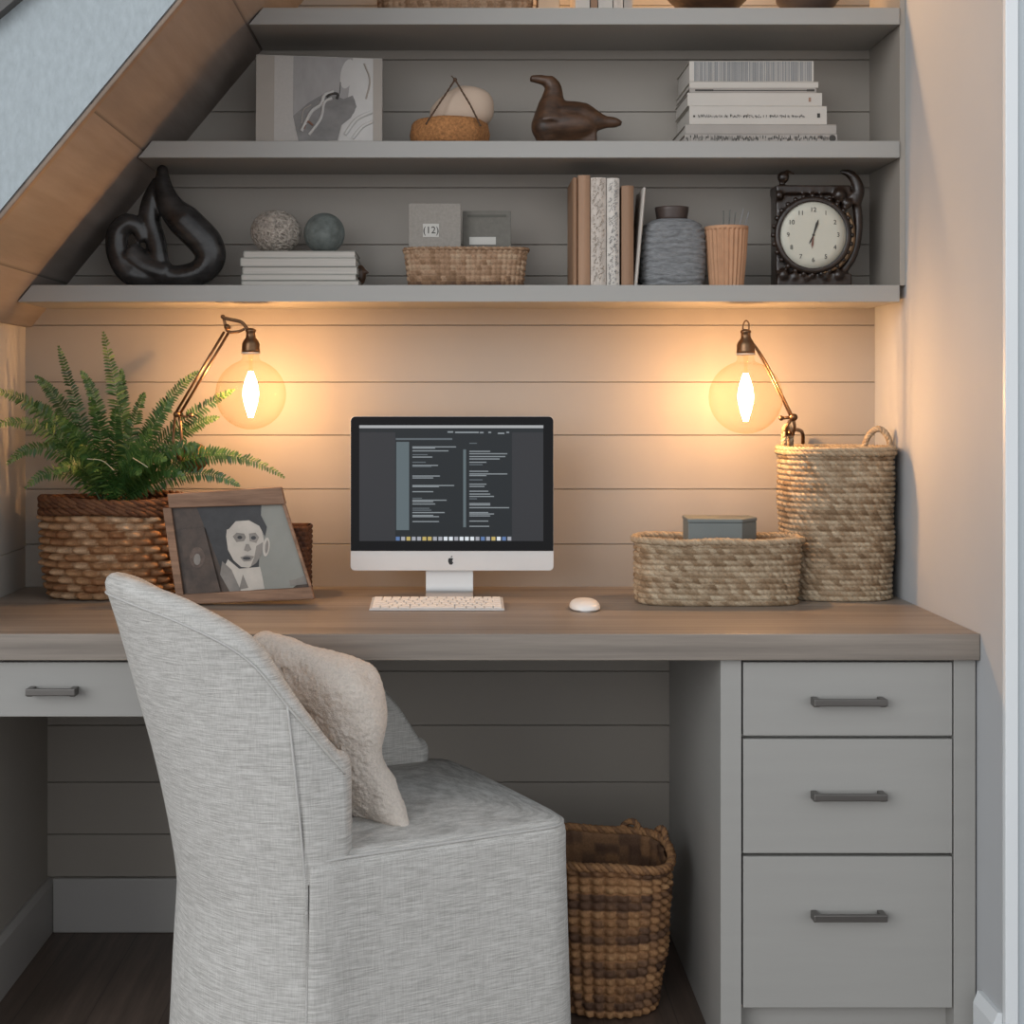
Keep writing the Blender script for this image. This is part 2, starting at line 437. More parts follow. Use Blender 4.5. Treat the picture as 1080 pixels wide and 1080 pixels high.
def weave(path, H, rows, cell, amp, flare, slant=.5, offs=.5, sub=5, vsub=5, zf=None, tonef=None, wob=.0, up=.8, inner=True, th=.006, rnd=.35):
    """a basket wall of fat interlaced strands, built as real relief; local origin at base centre"""
    inv, T = arclen(path); nc = max(6, round(T / cell)); ns = nc * sub; nz = rows * vsub
    b = MB(); vs = []; tn = []
    rt = [[random.random() for _ in range(nc)] for _ in range(rows)]
    rowt = [random.random() for _ in range(rows)]; roff = [random.random() if offs < 0 else offs * (r % 2) for r in range(rows)]
    for j in range(nz + 1):
        q = j / nz * rows; r = min(rows - 1, int(q)); pv = q - r
        for i in range(ns):
            u = i / ns
            zz_ = H * j / nz
            cs = u * nc + roff[r] + slant * (pv - .5); ci = int(math.floor(cs)) % nc; pu = cs - math.floor(cs)
            h = math.sqrt(max(0, 1 - (2 * pv - 1) ** 2)) * (.1 + .9 * math.sin(PI * pu) ** up)
            x, y = inv(u); x2, y2 = inv(u + .004); nx, ny = (y2 - y), -(x2 - x); l = math.hypot(nx, ny) or 1
            f = flare(zz_ / H)
            w = wob * noise.noise(Vector((x * 9, y * 9, zz_ * 12)))
            d = amp * (h - .5) * (1 - rnd / 2 + rnd * rt[r][ci]) + w
            wz_ = zz_ + (zf(u, zz_ / H) if zf else 0) + w * .4
            vs.append((x * f + nx / l * d, y * f + ny / l * d, wz_))
            t0 = .15 + .6 * rt[r][ci] + .25 * rowt[r] - .1
            if tonef: t0 = tonef(u, zz_ / H, t0, r)
            tn.append(max(0, min(1, t0)))
    fs = [(j * ns + i, j * ns + (i + 1) % ns, (j + 1) * ns + (i + 1) % ns, (j + 1) * ns + i) for j in range(nz) for i in range(ns)]
    b.add(vs, fs, 0, tn)
    # inner wall, coarse relief
    if inner:
        vs2 = []; tn2 = []; m2 = rows * 2; n2 = ns // 2
        for j in range(m2 + 1):
            zz_ = .004 + (H - .004) * j / m2
            for i in range(n2):
                u = i / n2; x, y = inv(u); x2, y2 = inv(u + .004); nx, ny = (y2 - y), -(x2 - x); l = math.hypot(nx, ny) or 1
                f = flare(zz_ / H); d = -th - (amp * .35 if j % 2 else 0) - (amp * .2 if i % 4 < 2 else 0)
                vs2.append((x * f + nx / l * d, y * f + ny / l * d, zz_ + (zf(u, zz_ / H) if zf else 0)))
                tn2.append(.15 + .4 * rt[min(rows - 1, j // 2)][int(u * nc) % nc])
        fs2 = [(j * n2 + i, (j + 1) * n2 + i, (j + 1) * n2 + (i + 1) % n2, j * n2 + (i + 1) % n2) for j in range(m2) for i in range(n2)]
        fs2.append(tuple(range(n2)))
        b.add(vs2, fs2, 0, tn2)
    return b, inv, T
def rope(b, pts, r, strands=2, pitch=.02, closed=True, tone=None, n=6, mi=0):
    """twisted cord along a poly line"""
    L = 0; P_ = [Vector(p) for p in pts]; m = len(P_)
    for s in range(strands):
        out = []; L = 0
        for i, p in enumerate(P_):
            t = (P_[(i + 1) % m] - P_[i - 1]).normalized() if (closed or 0 < i < m - 1) else (P_[min(i + 1, m - 1)] - P_[max(i - 1, 0)]).normalized()
            u = t.cross(Vector((0, 0, 1)));
            if u.length < .2: u = t.cross(Vector((0, 1, 0)))
            u.normalize(); w = t.cross(u)
            if i: L += (p - P_[i - 1]).length
            a = 2 * PI * (L / pitch + s / strands)
            out.append(p + (u * math.cos(a) + w * math.sin(a)) * r * .55)
        b.tube(out, r * .62, n, mi, (tone if tone is not None else .35 + .4 * random.random()), closed)
def resample(pts, n, closed=False):
    P_ = [Vector(p) for p in pts]
    if closed: P_.append(P_[0].copy())
    L = [0]
    for a, c in zip(P_[:-1], P_[1:]): L.append(L[-1] + (c - a).length)
    out = []; k = 0
    for i in range(n):
        d = L[-1] * i / (n if closed else n - 1)
        while k < len(L) - 2 and L[k + 1] < d: k += 1
        q = (d - L[k]) / max(1e-9, L[k + 1] - L[k]); out.append(P_[k].lerp(P_[k + 1], q))
    return out
def smooth_pts(pts, n=40):
    """Catmull-Rom through points"""
    P_ = [Vector(p) for p in pts]; P_ = [P_[0] * 2 - P_[1]] + P_ + [P_[-1] * 2 - P_[-2]]
    out = []; m = len(P_) - 3
    for i in range(n + 1):
        g = m * i / n; k = min(m - 1, int(g)); t = g - k; a, b_, c, d = P_[k:k + 4]
        out.append(.5 * ((2 * b_) + (c - a) * t + (2 * a - 5 * b_ + 4 * c - d) * t * t + (3 * b_ - a - 3 * c + d) * t ** 3))
    return out
def interp(xs, ys, x):
    if x <= xs[0]: return ys[0]
    for i in range(len(xs) - 1):
        if x <= xs[i + 1]: return ys[i] + (ys[i + 1] - ys[i]) * (x - xs[i]) / (xs[i + 1] - xs[i])
    return ys[-1]
def place(b, loc, rz=0):
    R = Matrix.Translation(loc) @ Matrix.Rotation(rz, 4, 'Z'); b.v = [tuple(R @ Vector(v)) for v in b.v]; return b

# ---- tall seagrass basket with two handles
TB = (.803, -.150, ZW)
tall = thing('tall_basket', 'tall seagrass basket with two loop handles beside the right wall', 'basket', TB)
b, inv, T = weave(superell(.115, .105, 2.9), .300, 27, .0125, .0062, lambda q: .965 + .035 * q + .01 * math.sin(q * 3), slant=.8, offs=-1, tonef=lambda u, q, t, r: .42 + .95 * (t - .4), wob=.005)
place(b, TB).build('woven_body', seagrass, tall, smooth=True)
b = MB(); ring = [Vector((*inv(i / 120), 0)) for i in range(120)]
for dz, rr in ((.303, .0062), (.311, .0055)):
    rope(b, [Vector((p.x, p.y, dz)) for p in ring], rr, 3, .03, tone=None)
place(b, TB).build('braided_rim', seagrass, tall, smooth=True)
for sx in (-1, 1):
    b = MB()
    pr = [(sx * .112, -.035 + .0, .295), (sx * .114, -.034, .325), (sx * .106, -.018, .352), (sx * .104, 0, .358), (sx * .106, .018, .352), (sx * .112, .034, .325), (sx * .112, .035, .295)]
    if sx == 1: pr = [(.112, -.01, .295), (.111, -.014, .325), (.100, -.012, .346), (.086, -.008, .352), (.070, -.004, .338), (.062, .0, .315), (.060, .0, .300)]
    if sx == -1: pr = [(-.112, -.02, .295), (-.113, -.02, .325), (-.110, -.016, .350), (-.103, -.01, .357), (-.096, -.006, .347), (-.094, .0, .325), (-.093, .0, .300)]
    rope(b, smooth_pts(pr, 40), .0062, 3, .022, closed=False)
    place(b, TB).build('handle', seagrass, tall, smooth=True)

# ---- low seagrass basket
LBp = (.537, -.243, ZW)
low = thing('low_basket', 'low oblong seagrass basket holding a small slate box', 'basket', LBp)
b, inv, T = weave(superell(.168, .079, 3.6), .127, 11, .0135, .0066, lambda q: .97 + .03 * q, slant=.8, offs=-1, tonef=lambda u, q, t, r: .44 + .95 * (t - .4), wob=.006)
place(b, LBp).build('woven_body', seagrass, low, smooth=True)
b = MB(); rope(b, [Vector((*inv(i / 120), .129 + .0015 * math.sin(i * .3))) for i in range(120)], .0072, 3, .034)
place(b, LBp).build('braided_rim', seagrass, low, smooth=True)
# slate box inside the low basket
bx = at(762, 560, -.24); c0 = Vector((bx.x - .004, -.243, ZW))
b = MB(); z0 = .0085; z1 = at(0, 546, -.26).z - ZW
b.prism_z([(-.074, -.045), (.034, -.05), (.072, -.005), (.066, .045), (-.07, .05)], z0, z1 - .008)
bb = thing('lidded_box', 'small slate grey box standing up inside the low basket', 'box', c0)
place(b, c0).build('body', slate, bb, bevel=.002)
b = MB().prism_z([(-.0755, -.0465), (.0345, -.0515), (.0735, -.005), (.0675, .0465), (-.0715, .0515)], z1 - .0078, z1)
place(b, c0).build('lid', slate, bb, bevel=.002)

# ---- fern in its basket
FB = Vector((at(119, 0, -.15).x, -.140, ZW))
fern = thing('potted_fern', 'green fern growing in a chunky brown woven basket, left end of worktop', 'plant', FB)
fl = lambda q: interp([0, .12, .5, .85, 1], [.86, .90, .97, 1.0, 1.0], q)
b, inv, T = weave(superell(.145, .112, 2.5), .176, 11, .040, .025, fl, slant=.10, sub=8, vsub=8, up=1.25, wob=.006, tonef=lambda u, q, t, r: t + .15, th=.014, offs=.5)
place(b, FB).build('woven_basket', hyacinth, fern, smooth=True)
b = MB()
for dz, rr in ((.182, .0085), (.193, .008), (.203, .0085)):
    rope(b, [Vector((inv(i / 130)[0] * (1.01), inv(i / 130)[1] * 1.01, dz + .004 * math.sin(i * .11 + dz * 90))) for i in range(130)], rr, 3, .06)
place(b, FB).build('basket_rim', rimdark, fern, smooth=True)
b = MB(); ns = 40
b.add([(0, 0, .186)] + [(inv(i / ns)[0] * .92, inv(i / ns)[1] * .92, .178) for i in range(ns)], [(0, i + 1, (i + 1) % ns + 1) for i in range(ns)])
place(b, FB).build('soil', fern_soil, fern)

def frond(tip, mid=None, w=.034, base=None, tone=.5):
    base = base or (FB + Vector((random.uniform(-.03, .03), random.uniform(-.03, .03), .185)))
    tip = Vector(tip); tip.x = max(tip.x, -.932)
    mid = Vector(mid) if mid is not None else base.lerp(tip, .5) + Vector((0, 0, .03))
    n = 36; L = (tip - base).length
    pts = [(1 - t) ** 2 * base + 2 * t * (1 - t) * mid + t * t * tip for t in [i / n for i in range(n + 1)]]
    b = MB(); b.tube(pts, [max(.0005, .0017 * (1 - i / n)) for i in range(n + 1)], 5, 0, .55)
    np_ = max(16, int(L / .0068))
    for i in range(2, np_ + 1):
        q = i / np_; t = .06 + .94 * q; g = min(n - 1, int(t * n)); p = pts[g].lerp(pts[g + 1], t * n - g)
        tg = (pts[g + 1] - pts[g]).normalized()
        view = Vector((0, -1, .25)).normalized()
        side = tg.cross(view).normalized(); up = side.cross(tg).normalized()
        ln = w * min(1, .35 + t * 2.2) * (1 - t) ** .62 * random.uniform(.85, 1.12) + .003
        for sgn in (-1, 1):
            if random.random() < .03: continue
            dr = (side * sgn + tg * (.42 + random.uniform(-.1, .1)) + up * random.uniform(-.45, .35)).normalized()
            tn = tg * .0042 + up * random.uniform(-.001, .001)
            e = p + dr * ln - Vector((0, 0, ln * random.uniform(.0, .22)))
            m1 = p + dr * ln * .35; m2 = p + dr * ln * .7 - Vector((0, 0, ln * .04))
            tt = max(0, min(1, tone + random.uniform(-.22, .22) + (.25 if t > .85 else 0)))
            b.add([p - tn * .35, p + tn * .35, m1 - tn * .55, m1 + tn * .75, m2 - tn * .35, m2 + tn * .6, e],
                  [(0, 1, 3, 2), (2, 3, 5, 4), (4, 5, 6)], 0, tt)
    b.v = [(max(x, -.950), min(y_, -.004), z_) for x, y_, z_ in b.v]
    b.build('frond', fern_m, fern, merge=False)
def fp(px, py, Y): return at(px, py, Y)
FR = [  # tip, mid control, Y of tip
    ((62, 366, -.16), (88, 450, -.14), .030), ((109, 351, -.12), (132, 450, -.12), .040), ((208, 392, -.10), (150, 435, -.12), .036),
    ((246, 411, -.19), (170, 450, -.18), .036), ((299, 503, -.22), (215, 445, -.2), .030), ((252, 512, -.28), (200, 478, -.24), .030),
    ((-6, 412, -.29), (60, 420, -.14), .036), ((-8, 449, -.31), (60, 425, -.2), .032), ((8, 489, -.26), (50, 440, -.2), .032),
    ((27, 514, -.30), (70, 470, -.24), .032), ((38, 397, -.10), (80, 430, -.1), .034), ((86, 392, -.16), (115, 430, -.14), .030),
    ((152, 415, -.15), (135, 450, -.13), .032), ((182, 420, -.24), (150, 460, -.22), .036), ((60, 440, -.30), (90, 460, -.24), .036),
    ((122, 430, -.28), (120, 470, -.22), .038), ((160, 452, -.30), (140, 480, -.24), .036), ((85, 470, -.32), (100, 485, -.26), .034),
    ((210, 470, -.28), (170, 465, -.24), .036), ((100, 497, -.32), (110, 480, -.27), .030), ((148, 500, -.31), (135, 480, -.27), .030),
    ((195, 505, -.27), (165, 475, -.24), .032), ((57, 500, -.30), (85, 470, -.25), .032), ((262, 488, -.14), (200, 450, -.16), .030),
    ((25, 425, -.12), (75, 430, -.12), .034), ((230, 440, -.12), (175, 450, -.14), .034), ((128, 390, -.10), (130, 440, -.1), .03),
    ((95, 420, -.28), (112, 460, -.22), .036), ((175, 485, -.31), (150, 470, -.27), .032), ((42, 470, -.15), (85, 455, -.15), .03),
]
for (tp, md, w) in FR:
    frond(fp(*tp), fp(*md), w, tone=random.uniform(.25, .6))
dry_m = M('dry_stem', (.42, .38, .26), .7)
for pts in ([(92, 484), (108, 486), (120, 496)], [(140, 483), (150, 489), (156, 493)]):
    MB().tube(smooth_pts([at(x, y, -.30) for x, y in pts], 8), .0009, 5, 0, 1.0).build('dry_stem', dry_m, fern)

# ---- wicker box and photo frame to the right of the fern
c0 = Vector((at(290, 0, -.17).x, -.155, ZW))
b, inv, T = weave(superell(.074, .045, 5), .150, 14, .012, .004, lambda q: 1.0, slant=.2, tonef=lambda u, q, t, r: t * .5, wob=.002)
o = place(b, c0).build('wicker_box', rimdark, None, smooth=True)
tag(recentre(o), 'dark brown wicker box mostly hidden behind the leaning photo frame', 'box')

YP = -.285
def fq(px, py, yy=YP): return at(px, py, YP)
def lean(b, z0, ang):
    R = Matrix.Translation((0, YP, z0)) @ Matrix.Rotation(-ang, 4, 'X') @ Matrix.Translation((0, -YP, -z0))
    b.v = [tuple(R @ Vector(v)) for v in b.v]; return b
def pxpoly(b, pts, y0, y1, mi=0):
    P_ = [at(x, y, YP) for x, y in pts]; return b.prism([(p.x, p.z) for p in P_], y0, y1, mi)
zb = ZW
ff = thing('photo_frame', 'weathered wood picture frame with an old black and white portrait, leaning beside the fern', 'picture frame', (at(255, 0, YP).x, YP, ZW))
LA = .06
yb = 420 + (EYE - ZW) * SC / (1 + YP / D)      # pixel row of the worktop at this depth
b = MB()
pxpoly(b, [(176, 521), (296.5, 513.5), (301, 532), (178, 536)], YP - .012, YP + .008, 0)
lean(b, zb, LA).build('top_rail', frame_wood, ff, bevel=.002)
b = MB(); pxpoly(b, [(186, 627), (329, 619), (332.5, yb - 6), (190, yb)], YP - .016, YP + .008, 0)
lean(b, zb, LA).build('bottom_rail', frame_wood, ff, bevel=.002)
b = MB(); pxpoly(b, [(171, 536), (180, 536), (194, 627), (186, 627)], YP - .008, YP + .006, 0)
lean(b, zb, LA).build('side_rail', frame_wood, ff, bevel=.001)
b = MB(); pxpoly(b, [(297, 532.5), (300.5, 532.5), (329, 619), (326, 619)], YP - .006, YP + .006, 0)
lean(b, zb, LA).build('side_rail', frame_wood, ff, bevel=.0008)
# prints (flat paper in the frame)
b = MB()
pxpoly(b, [(179, 535), (298, 532), (326, 619.5), (192, 627)], YP, YP + .004, 1)          # backing
pxpoly(b, [(206, 534), (276, 532), (282, 621), (243, 625)], YP - .0012, YP, 0)            # dark background
pxpoly(b, [(275, 532), (298, 532), (322, 610), (309, 620), (272, 622)], YP - .0014, YP, 3)  # pale coat / wall
def ell(cx, cy, rx, ry, n=24, rot=0):
    return [(cx + rx * math.cos(a) * math.cos(rot) - ry * math.sin(a) * math.sin(rot), cy + rx * math.cos(a) * math.sin(rot) + ry * math.sin(a) * math.cos(rot)) for a in [2 * PI * i / n for i in range(n)]]
pxpoly(b, [(240, 590), (252, 600), (274, 598), (276, 606), (279, 621), (243, 625), (234, 604)], YP - .0016, YP, 2)  # shirt
pxpoly(b, [(234, 592), (244, 601), (254, 623), (243, 625), (232, 606)], YP - .0019, YP, 4)
pxpoly(b, [(256, 606), (262, 620), (252, 622)], YP - .0019, YP, 4)
pxpoly(b, [(238, 566), (239, 555), (245, 547), (256, 544), (268, 547), (275, 556), (278, 570), (276, 584), (270, 594), (262, 599), (254, 598), (246, 591), (240, 580)], YP - .0021, YP, 2)   # face
pxpoly(b, ell(280.5, 577, 3.6, 10, 20, .1), YP - .0020, YP, 2)
pxpoly(b, ell(281, 577, 1.7, 7, 16, .1), YP - .0023, YP, 4)
pxpoly(b, [(236, 560), (240, 548), (248, 539), (262, 537), (274, 543), (281, 556), (279, 566), (273, 555), (262, 549), (248, 550), (241, 558)], YP - .0023, YP, 0)   # hair
pxpoly(b, [(245, 566), (249, 562), (257, 563), (259, 567), (257, 571), (249, 572)], YP - .0024, YP, 4); pxpoly(b, [(262, 563), (269, 562), (273, 567), (270, 573), (263, 571)], YP - .0024, YP, 4)
pxpoly(b, ell(252.5, 567, 2.6, 1.8), YP - .0027, YP, 0); pxpoly(b, ell(267, 567.5, 2.6, 2), YP - .0027, YP, 0)
pxpoly(b, [(259, 574), (262, 574), (265, 580), (261, 582), (257, 580.5)], YP - .0025, YP, 4)
pxpoly(b, [(253, 588), (260, 585.5), (268, 587), (264, 592), (257, 592.5)], YP - .0025, YP, 4); pxpoly(b, ell(260, 589, 4.2, 1.6), YP - .0028, YP, 0)
pxpoly(b, [(270, 576), (277, 572), (276, 584), (270, 594), (264, 598), (268, 588)], YP - .0023, YP, 4)
pxpoly(b, [(305, 612), (312, 611), (322, 607), (324, 616), (306, 618)], YP - .0026, YP, 4)
lean(b, zb, LA).build('portrait_print', [print_dk, print_br, print_lt, print_gr, print_md], ff)
b = MB()
pxpoly(b, [(190, 559), (215, 557), (233, 624), (198, 627)], YP - .006, YP - .003, 0)
pxpoly(b, ell(208, 588, 8, 11), YP - .0064, YP - .003, 1); pxpoly(b, ell(208, 590, 3.5, 6), YP - .0068, YP - .003, 2)
lean(b, zb, LA).build('small_print', [print_br, M('print_umber', (.09, .06, .045), .5, var=.5, scale=(60, 60, 60)), print_md], ff)

# ------------------------------------------------------------------ computer
YM = -.165
mac = thing('desktop_computer', 'silver all-in-one desktop computer with black bezel showing code windows', 'computer', (at(476, 0, YM).x, YM, ZW))
def rrect(x0, x1, z0, z1, r, n=6, corners='all'):
    pts = []
    for cx, cz, a0, tagc in ((x1 - r, z1 - r, 0, 't'), (x0 + r, z1 - r, PI / 2, 't'), (x0 + r, z0 + r, PI, 'b'), (x1 - r, z0 + r, 1.5 * PI, 'b')):
        if corners == 'all' or corners == tagc:
            pts += [(cx + r * math.cos(a0 + PI / 2 * i / n), cz + r * math.sin(a0 + PI / 2 * i / n)) for i in range(n + 1)]
        else:
            pts.append((x1 if cx > (x0 + x1) / 2 else x0, z1 if tagc == 't' else z0))
    return pts
A = at(369.5, 439, YM); B = at(584, 602, YM); mid = at(0, 581, YM).z
x0, x1, z1, z0 = A.x, B.x, A.z, B.z
b = MB(); b.prism(rrect(x0, x1, z0, z1, .010), YM, YM + .008)
cx = (x0 + x1) / 2
bb_ = []   # bulged back
for q, s_ in ((0, .98), (.35, .9), (.7, .65), (1, .25)):
    bb_.append([Vector((cx + (p[0] - cx) * s_, YM + .008 + .03 * q, (z0 + z1) / 2 + (p[1] - (z0 + z1) / 2) * s_)) for p in rrect(x0, x1, z0, z1, .010)])
n = len(bb_[0]); vs = [v for r_ in bb_ for v in r_]
b.add(vs, [(i * n + j, i * n + (j + 1) % n, (i + 1) * n + (j + 1) % n, (i + 1) * n + j) for i in range(3) for j in range(n)] + [tuple(range(3 * n, 4 * n))])
b.build('housing', alu, mac, bevel=.0008)
MB().prism(rrect(x0 + .0008, x1 - .0008, mid, z1 - .0008, .0095, corners='t'), YM - .0016, YM - .0001).build('bezel', black_glass, mac)
# screen with its windows
sA = at(379, 448.5, YM); sB = at(573, 570.5, YM)
scr_bg = emis('screen_background', (.052, .054, .062), .5); scr_bar = emis('screen_menu_bar', (.42, .43, .44), .8)
scr_win = emis('screen_window', (.022, .029, .035), .5); scr_side = emis('screen_sidebar', (.115, .15, .165), .8)
scr_txt = emis('screen_text', (.26, .29, .31), .8); scr_dim = emis('screen_dim_text', (.11, .13, .145), .8)
cols = [emis('dock_white', (.7, .75, .8), .9), emis('dock_blue', (.10, .18, .38), .9), emis('dock_gold', (.5, .38, .12), .9), emis('dock_grey', (.35, .36, .40), .9), emis('dock_violet', (.3, .27, .45), .9)]
b = MB().box(sA.x, sB.x, YM - .0019, YM - .0016, sB.z, sA.z)
scr = b.build('screen', scr_bg, mac)
b = MB(); lay = [YM - .0019]
def R_(xa, ya, xb, yb_, mi, d=.0001):
    p, q_ = at(xa, ya, YM), at(xb, yb_, YM); b.box(p.x, q_.x, YM - .0019 - d, YM - .0019, q_.z, p.z, mi)
R_(379, 448.5, 573, 451.5, 1); R_(379, 451.5, 573, 456, 2, .00008); R_(417, 456, 540, 570, 2)
R_(418, 466, 431.5, 559, 3, .0002); R_(417.5, 462, 477, 464, 5, .0002); R_(488.5, 474, 491.5, 556, 3, .00015)
rs = random.Random(3)
for xa, xb, ya in ((472, 478, 455.6), (480, 505, 456), (506, 510, 456.2), (515, 518, 456), (525, 532, 457), (534, 537, 456)): R_(xa, ya - .8, xb, ya + .8, 4, .0002)
L1 = [(471.3, 46), (472.6, 24), (475.5, 38), (479.5, 16), (482, 21), (487.5, 14), (490.8, 27), (492, 20), (502, 29), (504, 22), (512, 44), (513.2, 28), (518.5, 22), (525.5, 10), (527.5, 36), (529, 22), (531.5, 24), (536, 18), (538, 20), (540.5, 34), (543.5, 22), (544.8, 28), (550, 28)]
for yy, ww in L1: R_(435, yy - .55, 435 + ww, yy + .55, 4 if ww > 20 else 5, .0002)
L2 = [(467.5, 8), (476, 22), (478.5, 40), (481.5, 38), (484, 32), (487.5, 18), (490, 14), (497, 20), (499.8, 40), (501.5, 18), (506, 14), (510.6, 18), (513, 16), (518, 20), (521, 22), (523.5, 26), (526, 8), (531, 22), (532.5, 22), (535.4, 42), (540.5, 20), (542, 26), (544, 22), (549.5, 20), (555, 21)]
for yy, ww in L2: R_(495, yy - .55, 495 + ww, yy + .55, 4 if ww > 15 else 5, .0002)
x = 417.
for c in (7, 9, 8, 9, 9, 8, 8, 9, 9, 6, 6, 9, 6, 6, 6, 9, 7, 9, 8, 6, 7, 9):
    R_(x + .6, 566, x + 4.6, 570, c, .0002); x += 5.6
b.build('screen_image', [scr_bg, scr_bar, scr_win, scr_side, scr_txt, scr_dim] + cols, scr)
# emblem
ap = [(0, 6.6), (-1.5, 7.1), (-3.2, 6.6), (-4.5, 5.2), (-5, 3.0), (-4.7, .4), (-3.6, -2.4), (-2.2, -4.6), (-1.1, -4.9), (0, -4.5), (1.1, -4.9), (2.3, -4.6), (3.6, -2.6), (4.3, -1.0), (3.2, .0), (2.6, 1.4), (2.7, 3.0), (3.4, 4.2), (4.3, 5.0), (3.2, 6.5), (1.6, 7.1)]
leaf = [(0.1, 7.5), (.2, 9.2), (1.2, 10.6), (2.6, 11.2), (2.6, 9.6), (1.6, 8.2)]
lc = at(475.5, 591.5, YM); u_ = .00118
b = MB()
b.prism([(lc.x + x_ * u_, lc.z + (z_ - 2) * u_) for x_, z_ in ap], YM - .0006, YM - .0001)
b.prism([(lc.x + x_ * u_, lc.z + (z_ - 2) * u_) for x_, z_ in leaf], YM - .0006, YM - .0001)
b.build('logo', logo_m, mac)
# stand: curved sheet
xa, xb = at(449, 0, YM).x, at(499, 0, YM).x
prof = [(.044, .885), (.036, .875), (.030, .84), (.026, .80), (.022, .775), (.012, .768), (-.03, .7665), (-.075, .765)]
prof = smooth_pts([(0, YM + p[0], p[1] + .0018) for p in prof], 30); vs = []
for p in prof:
    wv = .0015
    vs += [(xa, p.y, p.z), (xb, p.y, p.z), (xb, p.y, p.z - .0028), (xa, p.y, p.z - .0028)]
m_ = len(prof)
fs = [(i * 4 + j, i * 4 + (j + 1) % 4, (i + 1) * 4 + (j + 1) % 4, (i + 1) * 4 + j) for i in range(m_ - 1) for j in range(4)] + [(3, 2, 1, 0), (4 * m_ - 4, 4 * m_ - 3, 4 * m_ - 2, 4 * m_ - 1)]
MB().add(vs, fs).build('stand', alu, mac)

# keyboard
ky0, ky1 = -.375, -.262
kx0, kx1 = at(389.5, 0, -.37).x, at(532, 0, -.37).x
kb = thing('keyboard', 'slim white wireless keyboard in front of the computer', 'keyboard', ((kx0 + kx1) / 2, (ky0 + ky1) / 2, ZW))
def kz(y): return .0035 + .008 * (y - ky0) / (ky1 - ky0)
b = MB(); b.add([(kx0, ky0, ZW), (kx1, ky0, ZW), (kx1, ky1, ZW), (kx0, ky1, ZW), (kx0, ky0, ZW + kz(ky0)), (kx1, ky0, ZW + kz(ky0)), (kx1, ky1, ZW + kz(ky1)), (kx0, ky1, ZW + kz(ky1))],
      [(3, 2, 1, 0), (4, 5, 6, 7), (0, 1, 5, 4), (1, 2, 6, 5), (2, 3, 7, 6), (3, 0, 4, 7)])
b.build('case', M('keyboard_case', (.60, .60, .60), .4, .2, var=.01), kb, bevel=.001)
tilt = math.atan(.008 / (ky1 - ky0)); base_meshes = {}
def key(cx_, cy_, w_, h_):
    kk = round(w_, 4), round(h_, 4)
    if kk not in base_meshes:
        o = MB().box(-w_ / 2, w_ / 2, -h_ / 2, h_ / 2, 0, .0022).build('key', key_m, kb, bevel=.0006, seg=1); base_meshes[kk] = o
    else:
        o = base_meshes[kk].copy(); COL.objects.link(o); o.parent = kb
    o.matrix_parent_inverse = Matrix.Translation(-Vector(kb.location))
    o.location = (cx_, cy_, ZW + kz(cy_) + .0001); o.rotation_euler = (tilt, 0, 0)
W = kx1 - kx0 - .008; rowd = (ky1 - ky0 - .008) / 6
ROWS = [[1] * 14, [1] * 13 + [1.5], [1.5] + [1] * 13, [1.8] + [1] * 11 + [1.8], [2.3] + [1] * 10 + [2.3], [1, 1, 1, 1.3, 5, 1.3, 1, 1, 1, 1]]
for r, row in enumerate(ROWS):
    tot = sum(row); x = kx0 + .004; yy = ky1 - .004 - rowd * (r + .5)
    for w_ in row:
        ww = W * w_ / tot; key(x + ww / 2, yy, ww - .0026, rowd - .0028); x += ww
# mouse
mp = at(616, 641, -.345); mp.z = ZW; mp.x = at(616, 0, -.33).x
ms = thing('computer_mouse', 'white computer mouse lying right of the keyboard', 'mouse', mp)
vs = []; fs = []; nu, nv = 28, 8
for j in range(nv + 1):
    th = PI / 2 * j / nv; rr = math.cos(th) ** .75; hh = .003 + .017 * math.sin(th) ** .9
    for i in range(nu):
        a = 2 * PI * i / nu; vs.append((mp.x + .030 * rr * math.copysign(abs(math.cos(a)) ** .8, math.cos(a)), mp.y + .05 * rr * math.copysign(abs(math.sin(a)) ** .8, math.sin(a)), ZW + hh))
for j in range(nv):
    for i in range(nu): fs.append((j * nu + i, j * nu + (i + 1) % nu, (j + 1) * nu + (i + 1) % nu, (j + 1) * nu + i))
MB().add(vs, fs).build('shell', white_pl, ms, smooth=True)
b = MB(); b.prism_z([(mp.x + .028 * math.cos(2 * PI * i / 28), mp.y + .047 * math.sin(2 * PI * i / 28)) for i in range(28)], ZW, ZW + .0035)
b.build('base', alu, ms)

